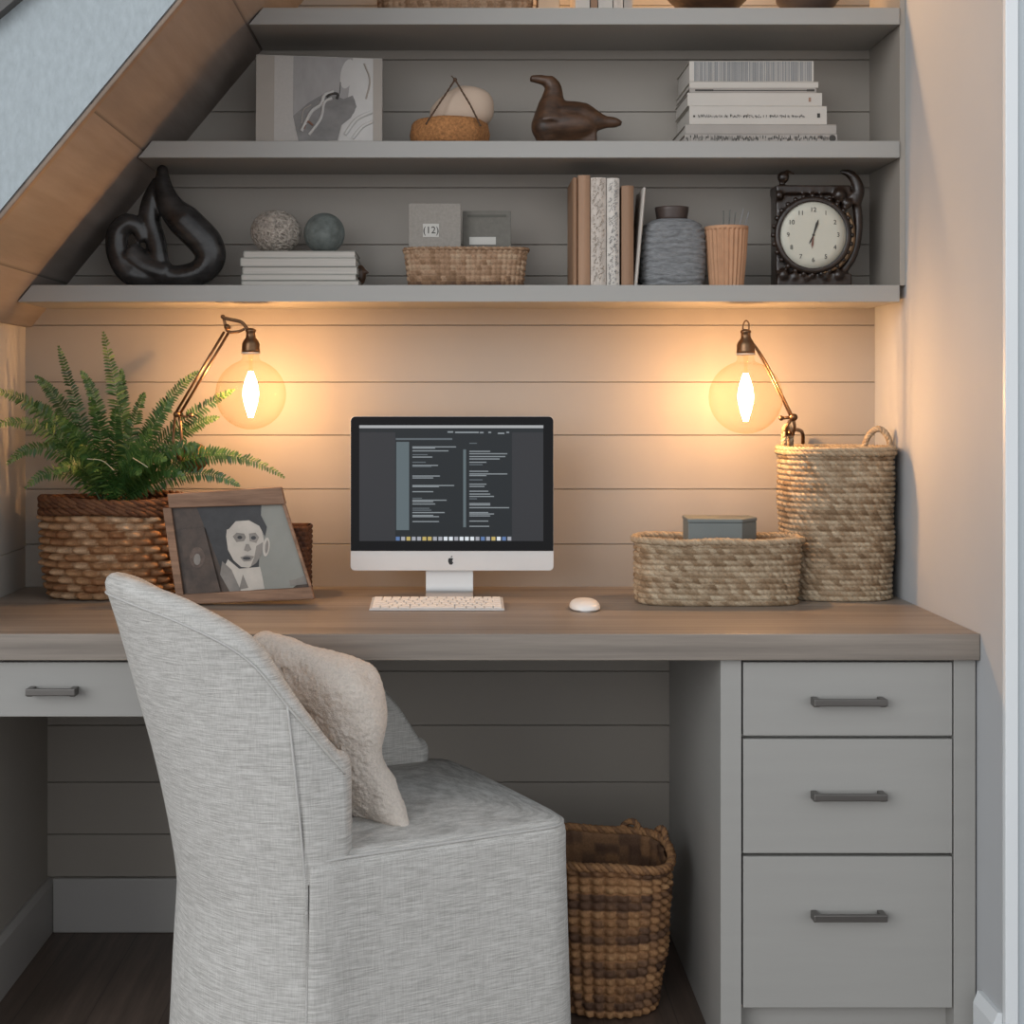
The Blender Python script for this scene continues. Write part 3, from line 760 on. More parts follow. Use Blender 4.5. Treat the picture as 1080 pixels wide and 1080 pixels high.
# ------------------------------------------------------------------ lamps
def glow_lamp(label, bulb_px, Yb, r, parts):
    c = at(*bulb_px, Yb)
    L = thing('wall_lamp', label, 'lamp', (c.x, -.001, c.z), 'globe bulb wall lamps')
    # bulb: neck + globe
    pr = [(.0125, r * 1.42), (.0155, r * 1.28), (.0168, r * 1.15), (.0172, r * 1.04), (.020, r * .975)]
    for i in range(0, 31):
        th = .37 + (PI - .37) * i / 30
        pr.append((max(1e-7, r * math.sin(th)), r * math.cos(th)))
    g = MB().lathe(pr[::-1], c, 40).build('bulb', glass_m, L, smooth=True)
    # filament
    b = MB()
    for k in range(10):
        a = 2 * PI * k / 10; h = r * .62
        pts = [(c.x + math.cos(a) * rr, c.y + math.sin(a) * rr, c.z + z_) for rr, z_ in ((.003, h * 1.05), (.0115, h * .5), (.0145, 0), (.0105, -h * .5), (.003, -h * 1.05))]
        b.tube(smooth_pts(pts, 24), .0019, 6)
    b.build('filament', filament_m, g)
    MB().lathe([(.0045, r * .55), (.003, r * .9), (.006, r * 1.15), (.009, r * 1.3)], c, 14).build('glass_stem', glass_m, g, smooth=True)
    zt_ = r * 1.27
    sock = MB().lathe([(.0165, zt_ - .006), (.019, zt_ - .004), (.019, zt_ + .001), (.0185, zt_ + .003), (.0185, zt_ + .012), (.0155, zt_ + .019), (.0100, zt_ + .026), (.0095, zt_ + .036), (.011, zt_ + .038), (.011, zt_ + .042), (.004, zt_ + .045)], c, 28)
    sock.build('socket', bronze, L, smooth=True)
    MB().lathe([(.0186, zt_ - .0085), (.0196, zt_ - .0085), (.0196, zt_ - .005), (.0186, zt_ - .005)], c, 28, cap=False).build('socket_ring', M('pale_ring', (.6, .5, .38), .4), L, smooth=False)
    parts(L, c, zt_)
    ld = bpy.data.lights.new('bulb_light', 'POINT'); ld.energy = LAMP; ld.color = (1, .51, .205); ld.shadow_soft_size = .010
    lo = bpy.data.objects.new('bulb_light', ld); COL.objects.link(lo); lo.location = c; lo.parent = L
    lo.matrix_parent_inverse = Matrix.Translation(-Vector(L.location))
    return L
LAMP = 7.6
def left_parts(L, c, zt_):
    Y = c.y
    J = at(187, 437, Y); K = at(239, 350, Y)
    top = Vector((c.x, Y, c.z + zt_ + .042))
    for dy, dx in ((-.006, -.004), (.006, .004)):
        MB().tube([J + Vector((dx, dy, 0)), K + Vector((dx, dy, 0))], .0028, 10).build('arm_rod', bronze, L, smooth=True)
    b = MB(); b.tube(smooth_pts([at(235, 335, Y), at(243, 337, Y), at(255, 340, Y), at(261, 347, Y), top], 20), [.0035] * 21, 10)
    b.tube(smooth_pts([at(236, 336, Y), at(240, 349, Y), at(250, 350, Y), at(258, 347, Y)], 16), .0032, 10)
    b.tube([at(240, 345, Y) + Vector((0, -.011, 0)), at(240, 345, Y) + Vector((0, .011, 0))], .006, 14)
    b.ball(at(235, 334, Y), .0048, 12); b.build('elbow', bronze, L, smooth=True)
    b = MB(); b.tube([J + Vector((0, -.012, 0)), J + Vector((0, .012, 0))], .0065, 14)
    b.tube([J, at(198, 440, Y)], .0024, 8); b.ball(at(201, 438, Y), (.006, .004, .005), 12)
    b.build('joint', bronze, L, smooth=True)
    for s in (-1, 1):
        MB().tube(smooth_pts([J + Vector((s * .003, s * .006, 0)), at(187 + s * 4, 455, Y), at(187 + s * 4, 466, Y), at(186, 476, Y)], 14), .0028, 8).build('fork', bronze, L, smooth=True)
    e = at(186, 476, Y); w_ = Vector((e.x, -.001, e.z - .02))
    MB().tube(smooth_pts([e, e + Vector((0, .02, -.012)), e + Vector((0, .07, -.02)), w_], 16), .005, 10).build('wall_stem', bronze, L, smooth=True)
    MB().lathe([(.032, -.001), (.032, -.006), (.022, -.012), (.008, -.016), (1e-7, -.016)], (w_.x, 0, w_.z), 30, ax='y').build('wall_plate', bronze, L, smooth=False)
def right_parts(L, c, zt_):
    Y = c.y; top = Vector((c.x, Y, c.z + zt_ + .040))
    T_ = at(788, 355, Y); J = at(836, 440, Y)
    for dx, dy in ((-.005, -.005), (.002, .005)):
        MB().tube(smooth_pts([T_ + Vector((0.004, dy, -.001)), T_.lerp(J, .3) + Vector((dx + .006, dy, .004)), T_.lerp(J, .7) + Vector((dx + .003, dy, .002)), J + Vector((dx, dy, 0))], 16), .0021, 8).build('arm_rod', bronze, L, smooth=True)
    b = MB(); b.tube(smooth_pts([top + Vector((-.006, 0, .0)), at(784, 342, Y), at(787, 338, Y), at(790, 342, Y), top + Vector((.006, 0, .0))], 20), .0016, 8)
    b.build('hanging_loop', bronze, L, smooth=True)
    b = MB(); b.tube([J + Vector((0, -.013, 0)), J + Vector((0, .013, 0))], .0075, 14); b.tube([J, at(825, 441, Y)], .0032, 8); b.ball(at(824, 441, Y), .0055, 12)
    b.build('joint', bronze, L, smooth=True)
    for s in (-1, 1):
        MB().tube(smooth_pts([J, at(834 + s * 4, 450, Y), at(833 + s * 3, 459, Y + .01)], 10), .0034, 8).build('fork', bronze, L, smooth=True)
    e = at(833, 457, Y + .012); w_ = Vector((.765, -.001, 1.045))
    MB().tube(smooth_pts([e, e + Vector((.015, .06, .006)), Vector((.755, -.05, 1.108)), Vector((.765, -.024, 1.085)), Vector((.765, -.014, 1.045))], 24), .0042, 10).build('wall_stem', bronze, L, smooth=True)
    MB().lathe([(.030, -.001), (.030, -.006), (.022, -.012), (.008, -.016), (1e-7, -.016)], (w_.x, 0, w_.z), 30, ax='y').build('wall_plate', bronze, L, smooth=False)
glow_lamp('bronze swing arm wall lamp with clear globe bulb above the fern', (264.5, 416), -.215, .0725, left_parts)
glow_lamp('bronze swing arm wall lamp with clear globe bulb near the tall basket', (786.5, 419), -.215, .0755, right_parts)

# ------------------------------------------------------------------ lower shelf
def remesh_thing(name, b, mat, label, cat, vox=.003):
    o = b.build(name, mat, None, remesh=vox); return tag(o, label, cat)
Y = -.13
def P(x, y, dy=0, Y_=None): return at(x, y, (Y if Y_ is None else Y_) + dy)
def ground(b, z):
    m = min(v[2] for v in b.v); b.v = [(x, y_, zz_ + z - m) for x, y_, zz_ in b.v]; return b
b = MB()
pa = smooth_pts([P(171, 178), P(173, 200), P(182, 222), P(200, 240), P(217, 258), P(222, 274), P(212, 288), P(192, 293), P(170, 290), P(150, 278), P(136, 266)], 60)
b.tube(pa, [interp([0, 8, 16, 24, 34, 44, 60], [.011, .022, .036, .036, .030, .023, .025], i) for i in range(61)], 18)
b.tube(smooth_pts([P(168, 192, .01), P(160, 212, .012), P(158, 234, .012), P(164, 256, .008), P(168, 275), P(172, 290)], 24), [interp([0, 8, 16, 24], [.014, .024, .022, .016], i) for i in range(25)], 14)
b.tube(smooth_pts([P(152, 256), P(146, 242), P(134, 238), P(124, 248), P(124, 266), P(132, 284), P(146, 293), P(170, 293)], 30), [interp([0, 8, 15, 24, 30], [.014, .023, .024, .027, .020], i) for i in range(31)], 16)
b.tube(smooth_pts([P(136, 270), P(152, 282), P(176, 291)], 12), [.027] * 13, 14)
b.ball(P(171, 184), (.011, .014, .018), 16)
ground(b, Z1 + .001); remesh_thing('abstract_sculpture', b, black_resin, 'glossy black abstract looping sculpture on the lowest shelf, under the slope', 'sculpture', .0028)

# magazines
zc = Z1
MG = [(255, 379, 6.0), (255, 376, 6.5), (256, 377, 8), (254, 376, 9.5), (257, 375, 7)]
mwords = ['bottom magazine of the small pile under the two balls', 'second magazine from the bottom of the pile under the two balls', 'middle magazine of the small pile under the two balls', 'second magazine from the top of the pile under the two balls', 'topmost pale magazine, directly under the two balls']
for i, (xa, xb, t_) in enumerate(MG):
    h = sz(t_, -.19); x0, x1 = at(xa, 0, -.19).x, at(xb, 0, -.19).x; y0, y1 = -.195 - .003 * (i % 2), -.035
    g = thing('magazine', 'grey-white ' + mwords[i], 'magazine', ((x0 + x1) / 2, (y0 + y1) / 2, zc), 'magazines under the balls')
    b = MB(); b.box(x0, x1, y0, y1, zc, zc + .0012); b.box(x0, x1, y0, y1, zc + h - .0016, zc + h - .0004); b.box(x0, x0 + .0015, y0, y1, zc, zc + h - .0004)
    b.build('cover', mag, g)
    MB().box(x0 + .0016, x1 - .0015, y0 + .0015, y1 - .0015, zc + .0013, zc + h - .0017).build('pages', paper, g)
    zc += h
ZM = zc
# cream cord ball
c = at(291, 241, -.12); r = (sz(27, -.12), sz(24, -.12), sz(23.5, -.12)); c.z = ZM + r[2]
b = MB(); b.ball(c, (r[0] * .93, r[1] * .93, r[2] * .93), 32)
for k in range(46):
    ax = Vector((random.gauss(0, 1), random.gauss(0, 1), random.gauss(0, 1))).normalized(); u = ax.orthogonal().normalized(); w_ = ax.cross(u)
    pts = []
    for i in range(26):
        a = 2 * PI * i / 26; d_ = u * math.cos(a) + w_ * math.sin(a) + ax * .12 * math.sin(3 * a + k)
        d_.normalize(); pts.append(c + Vector((d_.x * r[0] * .95, d_.y * r[1] * .95, d_.z * r[2] * .95)))
    b.tube(pts, .0022, 5, 0, .5, True)
m = min(v[2] for v in b.v); b.v = [(x, y_, z_ + ZM - m) for x, y_, z_ in b.v]
tag(recentre(b.build('cord_ball', ball_c, None, smooth=True)), 'cream ball wound from rough cord, resting on the magazines', 'decorative ball')
c = at(342, 243, -.12); rr = sz(21.3, -.12); c.z = ZM + rr
b = MB(); b.ball(c, rr, 36); b.v = [tuple(c + (Vector(v) - c) * (1 + .012 * noise.noise(Vector(v) * 60))) for v in b.v]
for k in range(5):
    ax = Vector((random.gauss(0, .4), 1, random.gauss(0, .4))).normalized(); u = ax.orthogonal().normalized(); w_ = ax.cross(u)
    b.tube([c + (u * math.cos(2 * PI * i / 30) + w_ * math.sin(2 * PI * i / 30)) * rr * 1.0 for i in range(30)], .0011, 5, 0, .5, True)
m = min(v[2] for v in b.v); b.v = [(x, y_, z_ + ZM - m) for x, y_, z_ in b.v]
tag(recentre(b.build('stone_ball', ball_g, None, smooth=True)), 'smaller grey-green ball resting on the magazines', 'decorative ball')
# dark pointed carving peeking out behind the magazines
b = MB(); b.tube([P(372, 292, .03), P(381, 280, .02), P(389, 284, .01)], [.012, .010, .002], 12); b.ball(P(380, 286, .02), (.013, .016, .022), 16); b.tube([P(374, 290, .02), P(380, 297, .02)], [.010, .010], 10)
ground(b, Z1 + .001)
remesh_thing('carved_figurine', b, duck_m, 'small dark pointed carving half hidden behind the magazine pile', 'figurine', .002)

# basket with two cards
c = Vector((at(491.5, 0, -.15).x, -.135, Z1)); hh = sz(39.5, -.19)
b, inv, T = weave(superell(sz(62, -.15), .062, 5), hh, 7, .0105, .0048, lambda q: .97 + .075 * q, slant=.15, offs=.0, sub=5, tonef=lambda u, q, t, r: t * (.55 if r == 0 else 1.0) + (.1 if r else -.1), wob=.002)
cb = thing('card_basket', 'small tan wicker basket holding two square cards, lowest shelf', 'basket', c)
place(b, c).build('woven_body', wicker_t, cb, smooth=True)
b = MB(); rope(b, [Vector((inv(i / 90)[0] * 1.045, inv(i / 90)[1] * 1.045, hh)) for i in range(90)], .0042, 3, .018)
place(b, c).build('braided_rim', wicker_t, cb, smooth=True)
def card(name, px, Yc, mat, label, r):
    a, d_ = at(px[0], px[1], Yc), at(px[2], px[1], Yc)
    g = thing(name, label, 'card', ((a.x + d_.x) / 2, Yc, Z1 + .008), 'square cards in the wicker basket')
    MB().prism(rrect(a.x, d_.x, Z1 + .008, a.z, r), Yc, Yc + .008).build('board', mat, g, bevel=.001)
    return g
g = card('square_card', (431, 214.5, 486), -.155, card1, 'taller taupe card with a small numbered label, standing in the basket', .004)
def text_mesh(name, s, size, loc, mat, parent, rot=(PI / 2, 0, 0), extrude=.0002):
    cu = bpy.data.curves.new('t', 'FONT'); cu.body = s; cu.size = size; cu.align_x = 'CENTER'; cu.align_y = 'CENTER'; cu.extrude = extrude
    to = bpy.data.objects.new('t', cu); COL.objects.link(to)
    bpy.context.view_layer.update()
    me = bpy.data.meshes.new_from_object(to.evaluated_get(bpy.context.evaluated_depsgraph_get())); bpy.data.objects.remove(to)
    me.transform(Matrix.Translation(loc) @ Matrix.Rotation(rot[2], 4, 'Z') @ Matrix.Rotation(rot[1], 4, 'Y') @ Matrix.Rotation(rot[0], 4, 'X'))
    me.materials.clear(); me.materials.append(mat); me.name = name
    o = bpy.data.objects.new(name, me); COL.objects.link(o)
    if parent is not None: o.parent = parent; o.matrix_parent_inverse = Matrix.Translation(-parent_loc(parent))
    return o
a, d_ = at(446, 236, -.155), at(463, 250, -.155)
lb = MB().box(a.x, d_.x, -.1558, -.1551, d_.z, a.z).build('card_label', label_w, g)
text_mesh('label_number', '(12)', .021, ((a.x + d_.x) / 2, -.1560, (a.z + d_.z) / 2), ink, lb)
g = card('square_card', (488, 222.5, 539), -.125, card2, 'shorter dark olive card with a pale strip, right side of the basket', .002)
a, d_ = at(495, 250, -.125), at(523, 258, -.125)
MB().box(a.x, d_.x, -.1262, -.1251, d_.z, a.z).build('pale_strip', label_w, g)
b = MB(); q0, q1 = at(493, 226.5, -.125), at(534, 229, -.125); b.box(q0.x, q1.x, -.1256, -.1251, q1.z, q0.z); b.build('top_band', M('olive_dark', (.10, .095, .08), .8), g)

# upright books
def upright_book(x0p, x1p, top, mat, label, tilt_=0, depth=.15, marks=0):
    Yb = -.195
    a = at(x0p, top, Yb); d_ = at(x1p, top, Yb); x0, x1 = a.x + .0006, d_.x - .0006; z1 = a.z; z0 = Z1
    g = thing('upright_book', label, 'book', ((x0 + x1) / 2, Yb + depth / 2, z0), 'upright books on the lowest shelf')
    b = MB()
    n_ = 6; sp = [(x0 + (x1 - x0) * i / n_, Yb + .006 * (1 - math.sin(PI * i / n_))) for i in range(n_ + 1)]
    sp2 = sp + [(x1, Yb + depth), (x1 - .0018, Yb + depth), (x1 - .0018, Yb + .009), (x0 + .0018, Yb + .009), (x0 + .0018, Yb + depth), (x0, Yb + depth)]
    b.prism_z(sp2, z0, z1)
    pg = MB().box(x0 + .002, x1 - .002, Yb + .0095, Yb + depth - .003, z0 + .002, z1 - .003)
    mk = MB()
    if marks:
        rr_ = random.Random(x0p); yk = z0 + .004
        while yk < z1 - .006:
            hk = rr_.uniform(.002, .006)
            for _ in range(3):
                if rr_.random() < .75:
                    xk = rr_.uniform(x0 + .002, x1 - .006); mk.tube([(xk, Yb - .0002, yk), (xk + rr_.uniform(.001, .004), Yb - .0004, yk + hk * .6), (xk + rr_.uniform(-.001, .004), Yb - .0002, yk + hk)], .0005, 4)
            yk += hk * .8
    for bb2 in (b, pg, mk):
        if tilt_ and bb2.v:
            Rm = Matrix.Translation((x0, 0, z0)) @ Matrix.Rotation(tilt_, 4, 'Y') @ Matrix.Translation((-x0, 0, -z0)); bb2.v = [tuple(Rm @ Vector(v)) for v in bb2.v]
    b.build('cover', mat, g, bevel=.0006, seg=1); pg.build('pages', paper_v, g)
    if marks: mk.build('spine_pattern', greyink if marks == 1 else M('beige_print', (.30, .25, .2), .8), g)
    return g
upright_book(604, 609.5, 187, cover_b, 'slim brown book at the left end of the upright row')
upright_book(609.5, 623, 184.5, cover_t, 'tall tan book left of the cream patterned books')
cream_sp = M('cream_spine', (.50, .44, .385), .75, var=.16, scale=(90, 90, 70))
upright_book(623, 640, 187, cream_sp, 'cream book with mottled patterned spine, left of the pair', marks=2)
upright_book(640, 654, 187.5, M('white_spine', (.56, .52, .47), .75, var=.1, scale=(80, 80, 40)), 'white book with curled grey marks on its spine, right of the pair', marks=1)
upright_book(655.5, 669, 195.5, cover_b, 'plain brown book between the white book and the grey jar')
upright_book(669, 673, 197, cover_w, 'thin white booklet leaning towards the grey jar', tilt_=math.radians(5.0), depth=.12)

# grey jar
c = Vector((at(710, 0, -.15).x, -.13, Z1)); w_ = sz(35, -.15)
jar = thing('ceramic_jar', 'grey textured ceramic jar with a dark brown neck', 'jar', c)
H = sz(74, -.19)
prof = [(1e-7, 0), (.80, 0), (.92, .03), (.975, .12), (1.0, .4), (1.0, .62), (.97, .78), (.88, .9), (.70, .965), (.52, .99)]
n = 96; vs = []; rows_ = 90; pr = []
for i in range(rows_ + 1):
    q = i / rows_ * (len(prof) - 1); k = min(len(prof) - 2, int(q)); pr.append((prof[k][0] + (prof[k + 1][0] - prof[k][0]) * (q - k), prof[k][1] + (prof[k + 1][1] - prof[k][1]) * (q - k)))
def sq(a, e=3.2): return (abs(math.cos(a)) ** e + abs(math.sin(a)) ** e) ** (-1 / e)
for r_, h_ in pr:
    for j in range(n):
        a = 2 * PI * j / n; rr = w_ * r_ * sq(a) * (.985)
        rp = .0016 * math.sin(h_ * 70 + 2.6 * noise.noise(Vector((math.cos(a) * 3, math.sin(a) * 3, h_ * 5)))) if .02 < h_ < .97 else 0
        vs.append((c.x + (rr + rp) * math.cos(a), c.y + (rr + rp) * math.sin(a) * .88, Z1 + h_ * H))
fs = [(i * n + j, i * n + (j + 1) % n, (i + 1) * n + (j + 1) % n, (i + 1) * n + j) for i in range(rows_) for j in range(n)]
MB().add(vs, fs).build('body', jar_m, jar, smooth=True)
rn = sz(17.5, -.13); MB().lathe([(rn * .9, H * .975), (rn * .93, H * 1.02), (rn, H * 1.13), (rn * 1.02, H * 1.17), (rn * .9, H * 1.175), (rn * .8, H * 1.12), (rn * .8, H * .975)], c, 40).build('neck', jar_rim, jar, smooth=True)

# fluted cup with sticks
c = Vector((at(767.5, 0, -.17).x, -.155, Z1)); Hc = at(0, 238, -.18).z - Z1; rt_, rb_ = sz(23, -.17), sz(17.5, -.17)
cup = thing('fluted_cup', 'fluted terracotta cup between the grey jar and the clock', 'cup', c)
fn = lambda a, h: 1 + (.035 * math.cos(26 * a) if .001 < h < Hc * .95 else 0)
MB().lathe([(rb_ * .96, 0), (rb_, .0015), (rb_ + (rt_ - rb_) * .5, Hc * .5), (rt_ * .96, Hc * .93), (rt_, Hc * .955), (rt_, Hc), (rt_ * .92, Hc), (rb_ * .9, .004), (1e-7, .004)], c, 208, fn=fn).build('body', terra, cup, smooth=False)
SL = ['dark stick standing at the left of the terracotta cup', 'dark stick second from the left in the terracotta cup', 'grey stick in the middle of the terracotta cup', 'pale grey stick leaning right in the terracotta cup', 'pale stick leaning furthest right in the terracotta cup']
for i, (xa, ya, m_) in enumerate(((763, 222, stick_m), (770, 221, stick_m), (776, 224, stick_m), (784, 220, greyink), (790, 223, greyink))):
    e = at(xa, ya, -.16 + .006 * i); s0 = Vector((c.x + (i - 2) * .004, c.y - .008 + .004 * i, Z1 + .008))
    o = MB().tube([s0, e], .0013, 6).build('stick', m_, None); tag(recentre(o), SL[i], 'stick', 'sticks in the terracotta cup')

# clock
Y = -.14
ck = thing('mantel_clock', 'dark carved mantel clock with cream round dial, right end of lowest shelf', 'clock', (P(858, 0).x, Y, Z1))
b = MB(); A = P(818, 196); B_ = P(893, 300)
b.box(A.x, P(890, 0).x, Y - .004, Y + .05, Z1 + .001, P(0, 199).z)
b.box(A.x, P(897, 0).x, Y - .014, Y + .052, Z1 + .001, P(0, 289).z)
b.box(A.x - .001, P(896, 0).x, Y - .012, Y + .052, P(0, 205).z, P(0, 196).z)
for x_, y_, r_ in ((826, 290, .012), (838, 292, .009), (850, 293, .009), (870, 292, .010), (884, 290, .012), (885, 206, .015), (893, 215, .012), (822, 206, .009)): b.ball(P(x_, y_, -.010), r_, 14)
b.tube(smooth_pts([P(888, 200), P(902, 212), P(905, 240), P(900, 268), P(886, 290)], 20), [.010] * 21, 12)
b.ball(P(826, 187), .013, 14); b.tube([P(824, 200), P(826, 185)], .006, 10); b.tube(smooth_pts([P(822, 186), P(830, 180), P(838, 184)], 8), .003, 8)
b.tube(smooth_pts([P(886, 181), P(895, 183), P(902, 190), P(905, 202), P(900, 216)], 16), [interp([0, 5, 16], [.004, .010, .016], i) for i in range(17)], 12)
for k in range(28):
    a = 2 * PI * k / 28; b.ball(P(855, 249) + Vector((math.cos(a) * .083, -.016, math.sin(a) * .083)), .0065, 10)
m = min(v[2] for v in b.v); b.v = [(x, y_, max(z_, Z1 + .001)) for x, y_, z_ in b.v]
b.build('case', clock_m, ck, remesh=.0026)
b = MB(); b.tube(smooth_pts([P(893, 224, -.012), P(899, 240, -.012), P(897, 262, -.012), P(885, 280, -.014), P(868, 288, -.016)], 24), [interp([0, 12, 24], [.004, .007, .003], i) for i in range(25)], 10)
b.build('gilt_scroll', clock_gold, ck, smooth=True)
dc = P(855, 249); R0 = sz(35.5, Y)
b = MB(); b.lathe([(R0 * .985, -.024), (R0 * 1.08, -.027), (R0 * 1.14, -.020), (R0 * 1.14, -.002), (R0 * .985, -.002)], dc, 56, ax='y', cap=False); b.build('dial_ring', clock_m, ck, smooth=True)
dial = MB().lathe([(1e-7, -.0225), (R0 * .7, -.0222), (R0 * .985, -.0212), (R0 * .985, -.010)], dc, 56, ax='y').build('dial', dial_m, ck, smooth=True)
for h in range(1, 13):
    a = PI / 2 - 2 * PI * h / 12
    text_mesh('numeral', str(h), .0135, (dc.x + math.cos(a) * R0 * .74, Y - .0229, dc.z + math.sin(a) * R0 * .74), ink, dial)
def hand(ang, L, w, mat, tail=.2):
    a = math.radians(90 - ang); d_ = Vector((math.cos(a), 0, math.sin(a))); nn = Vector((-d_.z, 0, d_.x))
    pts = [dc - d_ * L * tail, dc + nn * w + d_ * L * .3, dc + nn * w * 1.6 + d_ * L * .72, dc + d_ * L, dc - nn * w * 1.6 + d_ * L * .72, dc - nn * w + d_ * L * .3]
    MB().prism([(p.x, p.z) for p in pts], Y - .0245, Y - .0235).build('clock_hand', mat, ck)
hand(18, R0 * .48, .0017, ink); hand(186, R0 * .40, .0013, M('rust_hand', (.14, .05, .035), .5)); hand(205, R0 * .3, .0008, ink)
MB().lathe([(.0025, -.0235), (.0025, -.0255), (1e-7, -.0257)], dc, 16, ax='y').build('hand_pin', ink, ck)

# ------------------------------------------------------------------ middle shelf
# leaning canvas
YP = -.155
cv = thing('art_canvas', 'square pale canvas with grey abstract swirls leaning on the middle shelf', 'artwork', (at(336, 0, YP).x, YP, Z2))
LB = .05
def plean(b): return lean(b, Z2, LB)
yb2 = 420 - (Z2 - EYE) * SC / (1 + YP / D)
b = MB(); pxpoly(b, [(269.5, 56), (403, 60.5), (403, yb2), (269.5, yb2)], YP, YP + .018); plean(b).build('panel', canvas_m, cv, bevel=.001)
b = MB()
pxpoly(b, [(269.8, 56.4), (289, 57.2), (289, yb2), (269.8, yb2)], YP - .0004, YP, 3)
pxpoly(b, [(309, 58), (372, 60), (368, 100), (356, 148), (316, 148), (309, 120)], YP - .0004, YP, 0)
pxpoly(b, [(372, 60), (393, 61), (393, yb2), (356, yb2), (366, 110)], YP - .0005, YP, 2)
pxpoly(b, [(309, 122), (325, 108), (345, 96), (362, 104), (372, 100), (376, 112), (370, 124), (360, 132), (356, 148), (315, 150)], YP - .0008, YP, 1)
pxpoly(b, ell(370, 111, 5, 10), YP - .0010, YP, 1); pxpoly(b, ell(366, 77, 7, 16, 20, .2), YP - .0009, YP, 2)
pxpoly(b, [(393.5, 61), (402.8, 61.3), (402.8, yb2), (393.5, yb2)], YP - .0004, YP, 3)
def stroke(pts, r, mi): b.tube([at(x, y, YP) + Vector((0, -.001, 0)) for x, y in pts] if False else smooth_pts([at(x, y, YP) + Vector((0, -.0008, 0)) for x, y in pts], 24), r, 6, mi)
stroke([(318, 138), (328, 118), (338, 110), (342, 100), (352, 96)], .0035, 2); stroke([(326, 142), (338, 125), (342, 108), (350, 103)], .0028, 2)
stroke([(344, 102), (350, 98), (356, 99), (355, 104)], .0030, 5); stroke([(359, 86), (358, 98)], .0007, 5)
stroke([(318, 130), (320, 116), (328, 110)], .0012, 3); stroke([(320, 136), (324, 128), (330, 132)], .0022, 4)
stroke([(364, 142), (376, 126), (392, 118)], .0045, 2); stroke([(372, 146), (382, 134), (393, 128)], .004, 2); stroke([(384, 66), (390, 84), (386, 104)], .002, 3)
plean(b).build('painting', [art_g1, art_g2, art_w, art_tan, art_red, ink], cv)

# cork dish + pale stone + twine
Y = -.14
c = Vector((P(474, 0).x, -.14, Z2)); Rc = sz(43, Y); hc = P(0, 129, 0).z - Z2
dish = thing('cork_dish', 'round cork dish with a triangular twine handle, holding a pale stone', 'dish', c)
MB().lathe([(1e-7, .0), (Rc * .86, 0), (Rc * .93, .004), (Rc * .98, hc * .5), (Rc * .93, hc * .92), (Rc * .86, hc), (Rc * .78, hc * .96), (Rc * .72, hc * .7), (1e-7, hc * .66)], c, 48,
           fn=lambda a, h: 1 + .025 * math.sin(3 * a) + .02 * math.sin(7 * a + 1)).build('bowl', cork, dish, smooth=True)
b = MB(); apx = P(480, 84, -.055)
for x_, y_ in ((449, 131), (507, 133)):
    rope(b, resample([apx, P(x_ * .5 + 240 + (3 if x_ > 480 else -2), (y_ + 84) / 2 + 3, -.064), P(x_, y_, -.068)], 40), .0022, 2, .008, closed=False)
b.ball(apx, .0045, 10); b.tube([apx, P(476, 80, -.055)], .0012, 6)
b.build('twine_handle', twine, dish, smooth=True)
b = MB(); zb0 = Z2 + hc * .72; cc = Vector((P(487, 0).x, -.135, 0)); top = P(0, 91, 0).z
vs = []; nu = 40; nv = 20
for j in range(nv + 1):
    th = PI * j / nv
    for i in range(nu):
        a = 2 * PI * i / nu; e = .8; sx = math.copysign(abs(math.cos(a)) ** .9, math.cos(a)); rr = math.sin(th) ** e
        x_ = cc.x + sz(34, Y) * sx * rr; z_ = (zb0 + top) / 2 + (top - zb0) / 2 * math.copysign(abs(math.cos(th)) ** .75, math.cos(th))
        if sx < 0: z_ -= (z_ - zb0) * .34 * (-sx * rr) ** 1.2; x_ -= .0
        vs.append((x_, cc.y + .052 * math.sin(a) * rr, z_))
b.add(vs, [(j * nu + i, (j + 1) * nu + i, (j + 1) * nu + (i + 1) % nu, j * nu + (i + 1) % nu) for j in range(nv) for i in range(nu)])
tag(recentre(b.build('pale_stone', pebble, None, smooth=True)), 'large smooth pale stone sitting in the cork dish', 'stone')

# bird carving
b = MB()
b.ball(P(598, 132), (sz(34, Y), .042, sz(18.5, Y)), 28); b.ball(P(578, 134), (sz(18, Y), .036, sz(17, Y)), 24)
b.tube(smooth_pts([P(592, 124), P(612, 124), P(630, 128), P(645, 129), P(656, 130)], 20), [interp([0, 6, 13, 17, 20], [.036, .032, .013, .011, .005], i) for i in range(21)], 18)
b.tube(smooth_pts([P(582, 130), P(582, 114), P(583, 102), P(583, 92), P(577, 84)], 20), [interp([0, 5, 10, 15, 20], [.044, .032, .023, .018, .014], i) for i in range(21)], 18)
b.ball(P(576, 85), (.020, .014, .0105), 18); b.tube([P(572, 84), P(560, 83), P(560.5, 86)], [.011, .008, .005], 12)
b.ball(P(578, 140), (sz(15, Y), .030, sz(16, Y)), 20); b.prism_z([(P(572, 0).x, Y - .018), (P(628, 0).x, Y - .018), (P(631, 0).x, Y + .02), (P(572, 0).x, Y + .02)], P(0, 152).z, P(0, 140).z)
b.v = [(x, y_, max(z_, Z2 + .001)) for x, y_, z_ in b.v]
remesh_thing('wooden_bird', b, duck_m, 'dark carved wooden bird looking left on the middle shelf', 'figurine', .003)

